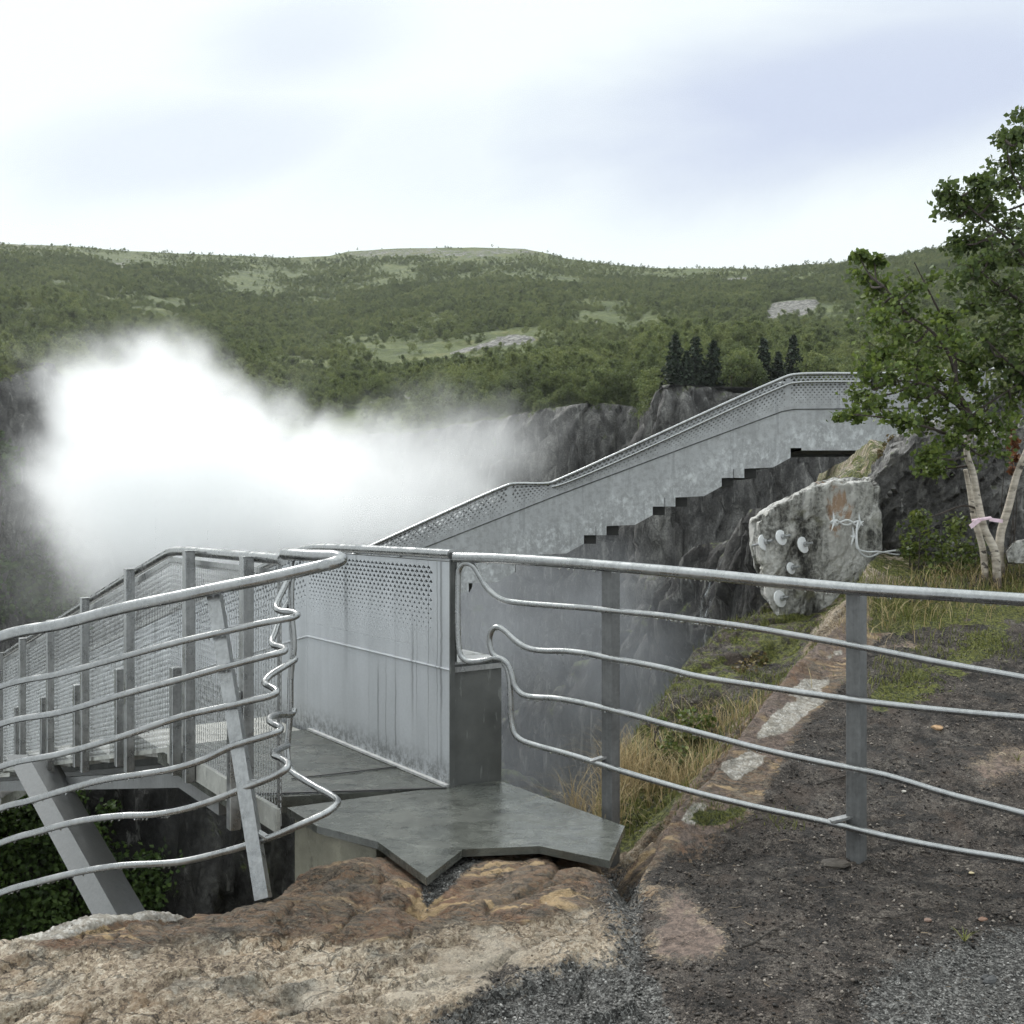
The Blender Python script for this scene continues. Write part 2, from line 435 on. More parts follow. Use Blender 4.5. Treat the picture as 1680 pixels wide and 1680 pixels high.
    wm = t.rng(t.m('ADD', white, t.m('MULTIPLY', t.m('SUBTRACT', t.m('ADD', t.m('MULTIPLY', t.noise(p, 7, 7, .72), .7), t.m('MULTIPLY', fine, .3)), .5), 2.8)), .42, .62)
    c = t.mix(wm, c, wh)
    # gravel and wet dark soil
    g1 = t.vor(p, 95, 'F1', 'Color'); g2 = t.vor(p, 210, 'F1', 'Color')
    gr = t.ramp(t.m('ADD', t.m('MULTIPLY', g1, .5), t.m('ADD', t.m('MULTIPLY', g2, .35), t.m('MULTIPLY', mid, .2))),
                [(.32, (.014, .013, .012)), (.48, (.058, .056, .052)), (.62, (.135, .131, .122)), (.78, (.31, .305, .29))])
    so = t.ramp(t.m('ADD', t.m('MULTIPLY', mid, .5), t.m('ADD', t.m('MULTIPLY', fine, .4), t.m('MULTIPLY', g2, .18))),
                [(.43, (.005, .004, .0035)), (.50, (.026, .021, .0175)), (.555, (.066, .053, .044)), (.63, (.145, .125, .106)), (.76, (.32, .29, .25))])
    fib = t.rng(t.noise(t.map(p, (9, 30, 12), (0, 0, .5)), 1.0, 4, .65, 1.6), .60, .68)
    so = t.mix(t.m('MULTIPLY', fib, .5), so, (.012, .010, .009))
    so = t.mix(t.m('MULTIPLY', t.rng(t.noise(p, 2.4, 6, .66), .53, .64), .65), so, (.085, .062, .048))
    so = t.mix(t.m('MULTIPLY', t.rng(t.noise(t.map(p, (1, 1.6, 1), (0, 0, .5)), 3.3, 7, .7, .5), .54, .62), .8), so, (.009, .008, .007))
    gm = t.rng(t.m('ADD', grav, t.m('MULTIPLY', t.m('SUBTRACT', mid, .5), 1.3)), .35, .75)
    so = t.mix(gm, so, gr)
    sm = t.rng(t.m('ADD', soil, t.m('MULTIPLY', t.m('SUBTRACT', t.m('ADD', t.m('MULTIPLY', mid, .5), t.m('ADD', t.m('MULTIPLY', fine, .3), t.m('MULTIPLY', v1, .2))), .5), 2.6)), .30, .72)
    c = t.mix(sm, c, so)
    mo = t.mix(t.rng(fine, .4, .62), (.035, .045, .010), (.17, .175, .035))
    mm = t.rng(t.m('ADD', moss, t.m('MULTIPLY', t.m('SUBTRACT', t.noise(p, 9, 6, .7), .5), 1.8)), .45, .62)
    c = t.mix(mm, c, mo)
    rough = t.m('SUBTRACT', .78, t.m('MULTIPLY', t.rng(t.noise(p, 2.7, 4, .6), .45, .65), .38))
    h = t.m('ADD', t.m('MULTIPLY', mid, .8), t.m('ADD', t.m('MULTIPLY', fine, .45), t.m('ADD', t.m('MULTIPLY', vfine, .22), t.m('MULTIPLY', v2, .16))))
    h = t.m('ADD', h, t.m('ADD', t.m('ADD', t.m('MULTIPLY', crack, -.5), t.m('MULTIPLY', t.m('MULTIPLY', seam, rm), -.6)), t.m('MULTIPLY', t.m('MULTIPLY', w2, rm), .9)))
    t.setb(base=c, rough=rough, spec=.35, normal=t.bump(h, .045, 1.0))
    return m
M_GROUND = mk_ground()

def mk_cliff(name, k=1.0, green=.5, streak=0.0, scale=1.0, spec=.4):
    m, t = material(name)
    p = t.map(t.pos, (scale,)*3)
    n1 = t.noise(t.map(p, (1, 1, .45)), .16, 7, .62); n2 = t.noise(t.map(p, (1, 1, .35)), .9, 7, .68, .5); n3 = t.noise(p, 4.2, 6, .7)
    wv = t.n('ShaderNodeTexNoise', {'Scale': .8, 'Detail': 4.0}); t.put(wv.inputs['Vector'], p)
    e = t.vor(t.vm('ADD', t.map(p, (1, 1, .5)), wv.outputs['Color']), .5, 'DISTANCE_TO_EDGE')
    f = t.m('ADD', t.m('MULTIPLY', n1, .4), t.m('ADD', t.m('MULTIPLY', n2, .42), t.m('MULTIPLY', n3, .3)))
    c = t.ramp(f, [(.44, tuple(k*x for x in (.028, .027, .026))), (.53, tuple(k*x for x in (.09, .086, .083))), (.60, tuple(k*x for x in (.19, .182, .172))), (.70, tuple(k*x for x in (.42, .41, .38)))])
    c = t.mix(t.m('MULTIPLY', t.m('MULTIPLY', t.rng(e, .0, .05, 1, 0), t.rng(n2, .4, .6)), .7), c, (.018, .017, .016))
    if streak:
        s = t.rng(t.noise(t.map(p, (1.5, 1.5, .14)), 1, 6, .65, .3), .57, .66)
        c = t.mix(t.m('MULTIPLY', s, streak), c, (.50, .49, .46))
    nz = t.n('ShaderNodeSeparateXYZ', {0: t.geo.outputs['Normal']}).outputs[2]
    gm = t.m('ADD', t.m('MULTIPLY', nz, .55), t.m('ADD', t.m('MULTIPLY', t.m('SUBTRACT', t.noise(p, .35, 6, .66), .5), 2.0), t.m('MULTIPLY', t.m('SUBTRACT', n3, .5), .8)))
    g = t.mix(t.rng(n3, .4, .62), (.020, .030, .010), (.085, .10, .03))
    c = t.mix(t.rng(gm, .55-green*.5, .75-green*.5), c, g)
    h = t.m('ADD', t.m('MULTIPLY', n2, 1.0), t.m('MULTIPLY', n3, .3))
    t.setb(base=c, rough=.62, spec=spec, normal=t.bump(h, .5/scale, .8))
    return m
M_CLIFF = mk_cliff('grey_cliff', .52, .14, .25, 1.5, .25)
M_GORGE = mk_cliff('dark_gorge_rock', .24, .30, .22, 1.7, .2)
M_CREST = mk_cliff('pale_lichen_rock', 1.6, -.35, .85, 5.0)
M_BLUFF = mk_cliff('grey_lichen_rock', .85, .05, .5, 6.0)

def mk_hill():
    m, t = material('heath_hillside')
    p = t.pos
    n1 = t.noise(p, .012, 6, .6); n2 = t.noise(p, .09, 6, .66); n3 = t.noise(p, .6, 5, .7)
    c = t.ramp(t.m('ADD', t.m('MULTIPLY', n2, .6), t.m('MULTIPLY', n3, .4)), [(.35, (.036, .048, .018)), (.5, (.076, .095, .032)), (.66, (.13, .14, .05))])
    op = t.attr('open')
    mead = t.ramp(t.m('ADD', t.m('MULTIPLY', n2, .5), t.m('MULTIPLY', n3, .5)), [(.36, (.050, .066, .020)), (.5, (.092, .108, .035)), (.64, (.145, .125, .052))])
    c = t.mix(t.rng(t.m('ADD', op, t.m('MULTIPLY', t.m('SUBTRACT', n2, .5), 1.2)), .25, .85), c, mead)
    rk = t.attr('rock')
    rc = t.ramp(t.noise(t.map(p, (1, 1, .5)), .9, 6, .7), [(.34, (.04, .04, .038)), (.5, (.13, .125, .115)), (.66, (.34, .33, .30))])
    c = t.mix(t.rng(t.m('ADD', rk, t.m('MULTIPLY', t.m('SUBTRACT', t.noise(p, .35, 6, .7), .5), 1.5)), .42, .6), c, rc)
    t.setb(base=c, rough=.85, spec=.2, normal=t.bump(t.m('ADD', n3, t.m('MULTIPLY', n2, 2.0)), 1.0, .6))
    return m
M_HILL = mk_hill()

def mk_leaf(name, dark, mid, light, transl=.3, rnd_obj=False, rough=.5, clump=6.0):
    m, t = material(name)
    if rnd_obj:
        r = t.n('ShaderNodeObjectInfo').outputs['Random']
        f = t.m('ADD', t.m('ADD', t.m('MULTIPLY', r, .4), t.m('MULTIPLY', t.geo.outputs['Random Per Island'], .35)), t.m('MULTIPLY', t.rng(t.noise(t.pos, .035, 4, .6), .35, .65), .3))
    else:
        f = t.m('ADD', t.m('MULTIPLY', t.geo.outputs['Random Per Island'], .6), t.m('MULTIPLY', t.noise(t.pos, clump, 2), .45))
    c = t.ramp(f, [(.2, dark), (.5, mid), (.8, light)])
    t.setb(base=c, rough=rough, spec=.35)
    tr = t.n('ShaderNodeBsdfTranslucent'); t.put(tr.inputs[0], t.mix(.5, c, light))
    mx = t.n('ShaderNodeMixShader', {0: transl}); t.L.new(t.b.outputs[0], mx.inputs[1]); t.L.new(tr.outputs[0], mx.inputs[2])
    t.L.new(mx.outputs[0], t.out.inputs[0])
    return m
M_LEAF = mk_leaf('birch_leaf', (.036, .062, .014), (.080, .122, .026), (.17, .22, .05), .35)
M_LEAF2 = mk_leaf('birch_leaf_deep', (.028, .048, .014), (.060, .092, .026), (.125, .165, .046), .35)
M_BUSH = mk_leaf('shrub_leaf', (.035, .055, .012), (.075, .11, .022), (.17, .20, .05), .3)
M_RUST = mk_leaf('withered_leaf', (.09, .035, .018), (.17, .065, .03), (.26, .12, .05), .25)
M_HEATH = mk_leaf('heather', (.05, .05, .02), (.13, .085, .045), (.20, .16, .06), .2)
M_FAR_LEAF = mk_leaf('hill_birch', (.038, .056, .020), (.098, .130, .046), (.20, .225, .082), .42, True, .7)
M_SPRUCE = mk_leaf('spruce_needles', (.010, .018, .010), (.018, .030, .016), (.032, .05, .024), .1, False, .7)
M_DRY = mk_leaf('dry_grass', (.16, .115, .055), (.34, .25, .12), (.52, .42, .24), .25, False, .6, 3.0)
M_GRASS = mk_leaf('green_grass', (.045, .065, .012), (.105, .125, .028), (.22, .22, .07), .3, False, .6, 3.0)
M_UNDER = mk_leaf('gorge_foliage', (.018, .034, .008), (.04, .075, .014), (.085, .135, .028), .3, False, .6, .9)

def mk_bark():
    m, t = material('birch_bark')
    n = t.noise(t.map(t.pos, (6, 6, 30)), 1, 5, .7)
    lent = t.rng(t.noise(t.map(t.pos, (7, 7, 16)), 1.1, 4, .6), .60, .66)
    c = t.ramp(n, [(.35, (.28, .24, .19)), (.6, (.58, .52, .44))])
    c = t.mix(t.m('MULTIPLY', lent, .9), c, (.03, .025, .022))
    z = t.n('ShaderNodeSeparateXYZ', {0: t.pos}).outputs[2]
    k = t.m('ADD', t.rng(z, 2.1, 2.35), t.rng(t.m('ADD', z, t.m('MULTIPLY', t.noise(t.pos, 7, 4), .5)), 1.5, 1.28))
    c = t.mix(k, c, t.mix(n, (.035, .028, .022), (.13, .10, .085)))
    t.setb(base=c, rough=.7, normal=t.bump(n, .006, .7)); return m
M_BARK = mk_bark()
M_LIMB = simple('dark_bark', (.045, .034, .027), .75, 0, .4, 20)

def mk_outcrop():                                # pale streaked gneiss: whitish coats, dark seams, one rusty run
    m, t = material('streaked_gneiss'); p = t.pos
    n1 = t.noise(t.map(p, (1, 1, .45)), 2.2, 6, .62); n2 = t.noise(t.map(p, (1, 1, .5)), 8, 7, .68, .4); n3 = t.noise(p, 34, 5, .7)
    st = t.noise(t.map(p, (3.2, 3.2, .45)), 1, 6, .65, .3)
    f = t.m('ADD', t.m('MULTIPLY', n1, .35), t.m('ADD', t.m('MULTIPLY', n2, .45), t.m('MULTIPLY', n3, .25)))
    c = t.ramp(f, [(.43, (.022, .021, .019)), (.48, (.085, .082, .074)), (.52, (.24, .235, .215)), (.58, (.46, .45, .42)), (.66, (.68, .67, .64))])
    c = t.mix(t.m('MULTIPLY', t.rng(st, .53, .62), .7), c, (.60, .585, .55))
    c = t.mix(t.m('MULTIPLY', t.rng(st, .47, .40), .85), c, (.03, .027, .022))
    ol = t.rng(t.noise(p, 3.1, 5, .6), .56, .66); c = t.mix(t.m('MULTIPLY', ol, .55), c, (.13, .125, .06))
    d = t.m('ADD', t.vm('LENGTH', t.vm('MULTIPLY', t.vm('SUBTRACT', p, P(1386, 832, 9.1)), (10, 1.0, 4.6))), t.m('MULTIPLY', t.m('SUBTRACT', n2, .5), 5.0))
    c = t.mix(t.m('MULTIPLY', t.rng(d, 1.0, .55), .75), c, (.36, .19, .085))
    nz = t.n('ShaderNodeSeparateXYZ', {0: t.geo.outputs['Normal']}).outputs[2]
    c = t.mix(t.m('MULTIPLY', t.m('MULTIPLY', t.rng(nz, .45, .85), .8), t.rng(n2, .44, .56)), c, (.50, .49, .465))
    t.setb(base=c, rough=.65, normal=t.bump(t.m('ADD', n2, t.m('MULTIPLY', n3, .4)), .06, .9)); return m
M_CREST = mk_outcrop()
# ---------------------------------------------------------------- camera, sun, sky
cam = bpy.data.cameras.new('camera'); co = bpy.data.objects.new('camera', cam); COL.objects.link(co)
co.location = (0, 0, EYE); co.rotation_euler = (math.radians(90), 0, 0)
cam.sensor_width = 36; cam.lens = 36*F/1680; cam.shift_y = -5/1680; cam.clip_start = .05; cam.clip_end = 6000
SC.camera = co
SUN_EL, SUN_AZ = math.radians(46), math.radians(-36)     # azimuth from +Y towards +X
sun = bpy.data.lights.new('sun', 'SUN'); so = bpy.data.objects.new('sun', sun); COL.objects.link(so)
sun.energy = SUN_E; sun.angle = math.radians(20); sun.color = (1, .975, .94)
so.rotation_euler = Vector((-math.sin(SUN_AZ)*math.cos(SUN_EL), -math.cos(SUN_AZ)*math.cos(SUN_EL), -math.sin(SUN_EL))).to_track_quat('-Z', 'Y').to_euler()

w = bpy.data.worlds.new('World'); SC.world = w; w.use_nodes = True
t = NT(w.node_tree); t.t.nodes.clear()
sky = t.n('ShaderNodeTexSky', sky_type='NISHITA', sun_disc=False, sun_elevation=SUN_EL, sun_rotation=SUN_AZ)
d = t.n('ShaderNodeTexCoord').outputs['Generated']
sp = t.n('ShaderNodeSeparateXYZ', {0: d}); z = t.m('MAXIMUM', sp.outputs[2], 0.0)
zz = t.m('ADD', z, .16)
q = t.n('ShaderNodeCombineXYZ', {0: t.m('DIVIDE', sp.outputs[0], zz), 1: t.m('DIVIDE', sp.outputs[1], zz)}).outputs[0]
cl = t.noise(t.map(q, (.55, .75, 1), (0, 0, .35), (3.05, 1.35, 0)), 1.0, 5, .5, .25)
def lobe(ax, az, hx, hz, rot=0.0):              # a darker cloud bank: direction of its middle (x/y, z/y) and half sizes
    X = t.m('DIVIDE', sp.outputs[0], t.m('MAXIMUM', sp.outputs[1], .05)); Z = t.m('DIVIDE', sp.outputs[2], t.m('MAXIMUM', sp.outputs[1], .05))
    dx, dz = t.m('SUBTRACT', X, ax), t.m('SUBTRACT', Z, az)
    c_, s_ = math.cos(rot), math.sin(rot)
    u = t.m('DIVIDE', t.m('ADD', t.m('MULTIPLY', dx, c_), t.m('MULTIPLY', dz, s_)), hx)
    v = t.m('DIVIDE', t.m('SUBTRACT', t.m('MULTIPLY', dz, c_), t.m('MULTIPLY', dx, s_)), hz)
    r = t.m('SQRT', t.m('ADD', t.m('MULTIPLY', u, u), t.m('MULTIPLY', v, v)))
    cv = t.n('ShaderNodeCombineXYZ', {0: t.m('MULTIPLY', t.m('ADD', X, t.m('MULTIPLY', Z, .35)), 2.6), 1: t.m('MULTIPLY', t.m('SUBTRACT', Z, t.m('MULTIPLY', X, .25)), 7.0), 2: ax*9.0})
    nz_ = t.noise(cv.outputs[0], .8, 4, .5, .3)
    return t.rng(t.m('ADD', r, t.m('MULTIPLY', t.m('SUBTRACT', nz_, .5), 1.5)), .30, 1.25, 1, 0)
bank = t.m('MAXIMUM', t.m('MULTIPLY', lobe(.33, .405, .36, .105, .17), 1.0), t.m('MAXIMUM', t.m('MULTIPLY', lobe(-.20, .455, .15, .07, .3), .55), t.m('MULTIPLY', lobe(-.32, .345, .2, .055, .1), .45)))
bank = t.m('MAXIMUM', bank, t.m('MAXIMUM', t.m('MULTIPLY', lobe(.05, .33, .3, .07), .25), t.m('MULTIPLY', lobe(.45, .50, .25, .09), .8)))
front = t.m('MULTIPLY', t.rng(z, .55, .35), t.rng(sp.outputs[1], .2, .5))
gen = t.m('MULTIPLY', t.rng(cl, .52, .64), .5)  # everywhere else
bank = t.m('ADD', t.m('MULTIPLY', bank, front), t.m('MULTIPLY', gen, t.m('SUBTRACT', 1.0, front)))
cloud = t.mix(bank, (SKY_W*.93, SKY_W*1.0, SKY_W*1.0), (.605, .672, .83))
zen = t.m('ADD', 1.0, t.m('MULTIPLY', t.rng(z, .42, .9), ZEN))
cloud = t.vm('SCALE', cloud); sc_ = cloud.node; t.put(sc_.inputs['Scale'], t.m('MULTIPLY', zen, 10.0))
mixc = t.mix(.94, sky.outputs[0], cloud)
bg = t.n('ShaderNodeBackground', {'Strength': .1}); t.L.new(mixc, bg.inputs[0])
wo = t.n('ShaderNodeOutputWorld'); t.L.new(bg.outputs[0], wo.inputs[0])
SC.view_settings.view_transform = 'Standard'; SC.view_settings.look = 'None'
SC.view_settings.exposure = EXPO; SC.view_settings.gamma = 1
cy = SC.cycles
cy.max_bounces = 12; cy.diffuse_bounces = 3; cy.glossy_bounces = 3; cy.transmission_bounces = 6; cy.volume_bounces = VOLB; cy.transparent_max_bounces = 12
cy.volume_step_rate = 1.0; cy.volume_max_steps = 256
cy.use_denoising = True; cy.denoising_prefilter = 'FAST'; cy.use_adaptive_sampling = True; cy.adaptive_threshold = .02
cy.caustics_reflective = False; cy.caustics_refractive = False

# ---------------------------------------------------------------- foreground ground: one sheet with the gorge lip
GORGE = [(-40, 1.5), (-8, 2.9), (-4, 3.45), (-2.6, 3.85), (-1.95, 4.08), (-1.5, 4.30), (-1.12, 4.42), (-.97, 4.66), (-.86, 4.95), (-.45, 5.30), (.2, 5.62), (.52, 5.92), (.62, 6.5),
         (.95, 7.3), (1.45, 8.3), (1.98, 9.0), (2.5, 9.9), (3.3, 11.2), (4.6, 14.5), (5.6, 18.2), (6.6, 23), (9, 29), (30, 48), (60, 90), (-80, 90)]
MOUND = [(.45, 3.9), (.50, 4.45), (.52, 4.71), (.76, 5.2), (.98, 5.5), (1.24, 5.95), (1.57, 6.5), (1.90, 7.0), (2.30, 7.5), (2.75, 8.4), (3.2, 9.3), (4.2, 12.5), (5.4, 17), (7, 24), (12, 40)]
def ground_h(x, y, fine=True):
    g = sdpoly(x, y, GORGE)                      # negative over the gorge
    mo = sdline(x, y, MOUND)                     # positive on the soil mound
    hr = -.06 + .30*np.clip(y-4.9, 0, 3.7) + .16*np.clip(y-8.6, 0, 3)
    hr = hr + sstep(9.6, 11.6, y - .15*(x-3.5))*.8*sstep(2.6, 3.6, x) + np.clip(y-12, 0, 60)*.03
    hr = np.where(y > 11, np.minimum(hr, 2.35 + np.clip(x-10, 0, 60)*.12 + (y-19)*.0), hr)
    rim = .05*np.exp(-((mo-.05)/.12)**2)*sstep(4.6, 5.0, y)
    low = hr - .15 - .34*sstep(0, .5, -mo)
    m = sstep(-.05, .05, mo)
    h = low*(1-m) + (hr+rim)*m
    near = 1 - sstep(4.75, 5.35, y)
    left = 1 - sstep(.30, .55, x)
    base = -.085 + 0*x
    k = np.maximum(left, near*(1-sstep(.45, .62, x)))
    h = h*(1-k) + base*k
    slot = np.exp(-((x-.50)/.07)**2)*sstep(4.3, 4.6, y)*(1-sstep(5.3, 5.6, y))
    h = h - .07*slot
    # rock humps either side of the slab's point, notch between them
    def hump(cx, cy, sx, sy, a, rot=0):
        dx, dy = x-cx, y-cy; c, s = math.cos(rot), math.sin(rot)
        return a*np.exp(-((dx*c+dy*s)/sx)**2 - ((dy*c-dx*s)/sy)**2)
    h = h + hump(-.68, 4.72, .26, .22, .075) + hump(.16, 4.66, .22, .16, .055) + hump(-.95, 4.30, .4, .18, .03, .5) - hump(-.37, 4.42, .10, .14, .05)
    h = h + hump(-1.62, 4.05, .35, .16, .06, .3) - hump(-1.05, 4.05, .22, .07, .05, .2) - hump(-1.3, 3.25, .5, .12, .03, -.1)
    if fine:
        rk = (1 - sstep(-.1, .1, mo))
        u = x*.83 + y*.56; v = -x*.56 + y*.83     # along / across the foliation
        st = fbm(u*1.3, v*6.5, 0, 5, 3, .5, True)
        h = h + rk*(.034*st + .035*fbm(x*2.2, y*2.2, 0, 5, 21) + .014*fbm(x*12, y*12, 0, 4, 5, .62))
        tq = v*2.6 + .45*fbm(x*1.4, y*1.4, 0, 4, 17); fr = tq - np.floor(tq)
        h = h + rk*.045*(sstep(0, .10, fr)*(1-fr) - .4)*sstep(-.25, .25, fbm(x*1.1, y*1.1, 0, 3, 19))
        wx_, wy_ = .16*fbm(x*2.3, y*2.3, 3, 4, 27), .16*fbm(x*2.3, y*2.3, 9, 4, 29)
        b1, b2 = cellid((u+wx_)*1.7, (v+wy_)*3.0, 0*x, 33); c1, c2 = cellid((u+wx_)*5.0, (v+wy_)*7.5, 0*x, 37)
        h = h + rk*(.030*(b2-.5) - .022*np.exp(-(b1/.05)**2) + .016*(c2-.5) - .010*np.exp(-(c1/.07)**2))
        h = h + (1-rk)*(.035*fbm(x*1.7, y*1.7, 0, 5, 31) + .020*fbm(x*9, y*9, 0, 4, 41, .62) + .010*np.clip(fbm(x*22, y*22, 0, 3, 45), 0, 1)*2)
    drop = np.clip(-g, 0, None)
    jag = np.clip(drop + .06*fbm(x*3, y*3, 0, 4, 61), 0, None)
    steep = np.where(x > .45, np.where(y < 10, 1.7, 3.0), 2.6)
    h = h - np.where(drop > 0, np.minimum(steep*jag**1.05 + .25*sstep(0, .3, drop), 26.0), 0)
    return h, g, mo

nu, nv = 1300, 1000
U = np.linspace(-.80, 1.0, nu); D = np.exp(np.linspace(math.log(2.1), math.log(48), nv))
GU, GD = U.copy(), D.copy()
uu, dd = np.meshgrid(U, D, indexing='ij')
X, Y = uu*dd, dd
H, G, MO = ground_h(X, Y)
# under the slab keep the rock clear of the concrete
SLAB = [(-1.205, 5.616), (-.985, 5.29), (-.645, 5.04), (-.37, 4.55), (-.23, 4.93), (.13, 4.976), (.444, 4.77), (.569, 5.29), (-.07, 6.17), (-.35, 6.06)]
sl = sdpoly(X, Y, SLAB)
H = np.where(sl < .02, np.minimum(H, -.062), H)
H = np.where((sl >= .02) & (sl < .3), np.minimum(H, -.062 + (sl-.02)*.9), H)
px = CX + F*X/Y; py = HY + F*(EYE-H)/Y
n_a = fbm(X*2.5, Y*2.5, 0, 5, 71)
def reg(poly, soft=30, jit=45):
    return sstep(soft, -soft, sdpoly(px, py, poly) + n_a*jit)
soil = np.maximum(sstep(-.05, .06, MO - .26*sstep(4.7, 5.3, Y)*np.ones_like(X) - .05 + .14*n_a), reg([(1010, 1430), (990, 1500), (985, 1560), (900, 1600), (800, 1640), (690, 1700), (1900, 1700), (1900, 1400)], 85, 90))
soil = np.maximum(soil, reg([(690, 1430), (668, 1420), (700, 1490), (735, 1460), (790, 1410), (760, 1400)], 8, 14))
soil = np.where((Y > 5.35) & (MO < 0) & (MO > -.2), 0, soil)
grav = np.maximum(reg([(1010, 1420), (985, 1560), (800, 1640), (690, 1700), (1100, 1700), (1060, 1560), (1050, 1450)], 25, 40), reg([(1400, 1700), (1500, 1560), (1700, 1500), (1900, 1480), (1900, 1720)], 60, 60))
grav = np.maximum(grav, reg([(690, 1430), (668, 1420), (700, 1490), (735, 1460), (790, 1410), (760, 1400)], 10, 14))
red = reg([(330, 1490), (430, 1450), (560, 1370), (640, 1370), (720, 1440), (900, 1370), (1010, 1420), (1005, 1470), (900, 1500), (760, 1510), (560, 1535), (330, 1535), (230, 1545), (60, 1550), (120, 1500), (170, 1490)], 18, 40)
red = np.maximum(red, sstep(.5, .15, np.abs(MO-.05))*sstep(4.6, 5.0, Y)*sstep(8.4, 7.4, Y)*.8)
white = np.maximum(reg([(-60, 1540), (60, 1500), (190, 1480), (230, 1490), (330, 1490), (280, 1510), (200, 1510), (60, 1545)], 8, 14)*.95, 0)
for pl in ([(1228, 1205), (1285, 1150), (1345, 1128), (1352, 1150), (1300, 1202), (1240, 1222)], [(1192, 1258), (1228, 1230), (1262, 1238), (1240, 1262), (1205, 1272)], [(1112, 1348), (1136, 1314), (1166, 1318), (1140, 1356)], [(1275, 1146), (1320, 1116), (1358, 1118), (1330, 1148)], [(1345, 1075), (1380, 1062), (1395, 1070), (1360, 1085)], [(395, 1455), (420, 1440), (470, 1430), (440, 1450)]):
    white = np.maximum(white, reg(pl, 8, 12)*.95)
pink = np.maximum(reg([(1075, 1470), (1120, 1455), (1165, 1500), (1170, 1570), (1110, 1600), (1070, 1560)], 45, 75), reg([(1590, 1255), (1640, 1225), (1700, 1215), (1700, 1270), (1610, 1290)], 20, 22)*.7)
pink = np.maximum(pink, sstep(.30, .10, np.abs(MO-.10))*sstep(4.7, 5.1, Y)*sstep(8.4, 7.4, Y)*(.42+.5*n_a))
pink = np.maximum(pink, reg([(1425, 1062), (1480, 1052), (1530, 1058), (1500, 1068)], 7, 8))
soil = soil*(1 - .9*np.clip(pink, 0, 1))*(1 - white)
moss = np.maximum(reg([(1110, 1345), (1150, 1325), (1225, 1325), (1215, 1345), (1150, 1362)], 12, 22), reg([(1440, 1150), (1470, 1095), (1560, 1065), (1640, 1040), (1640, 1065), (1570, 1120)], 18, 40)*.85)
moss = np.maximum(moss, reg([(1425, 1040), (1440, 985), (1560, 960), (1700, 950), (1700, 1000), (1560, 1020)], 14, 30)*.8)
moss = np.maximum(moss, sstep(-.12, -.30, MO)*sstep(5.5, 5.8, Y)*sstep(-.5, .1, G)*(.62 + .5*fbm(X*1.9, Y*1.9, 0, 4, 75) - .25*sstep(7, 8, Y)))
soil = np.maximum(soil, sstep(-.2, -.4, MO)*sstep(5.6, 5.9, Y)*.9)
moss = np.where(Y > 8.6, .55 + .3*n_a, moss)
me = np_mesh('ground', np.stack([X, Y, H], -1), grid_faces(nu, nv), None, True,
             dict(soil=soil, red=red, white=white, moss=moss, gravel=grav, pink=pink))
o = link('ground', me, M_GROUND); tag(o, kind='structure')

def mask_at(Arr, x, y):
    i = np.clip(np.round((x/y-GU[0])/(GU[1]-GU[0])).astype(int), 0, len(GU)-1); j = np.clip(np.round(np.log(y/GD[0])/math.log(GD[1]/GD[0])).astype(int), 0, len(GD)-1)
    return Arr[i, j]
G_SOIL, G_GRAV, G_Z, G_MO, G_PINK = soil, grav, H, MO, pink
def ground_z(x, y):
    h, _, _ = ground_h(np.array([float(x)]), np.array([float(y)])); return float(h[0])
def ground_at(px_, py_):                         # where the sight line through a measured point meets the ground
    d = np.exp(np.linspace(math.log(2.4), math.log(30), 900))
    h, _, _ = ground_h((px_-CX)/F*d, d)
    ray = EYE + (HY-py_)/F*d
    k = np.argmax(ray <= h); k = k if ray[k] <= h[k] else len(d)-1
    return np.array(((px_-CX)/F*d[k], d[k], h[k]))

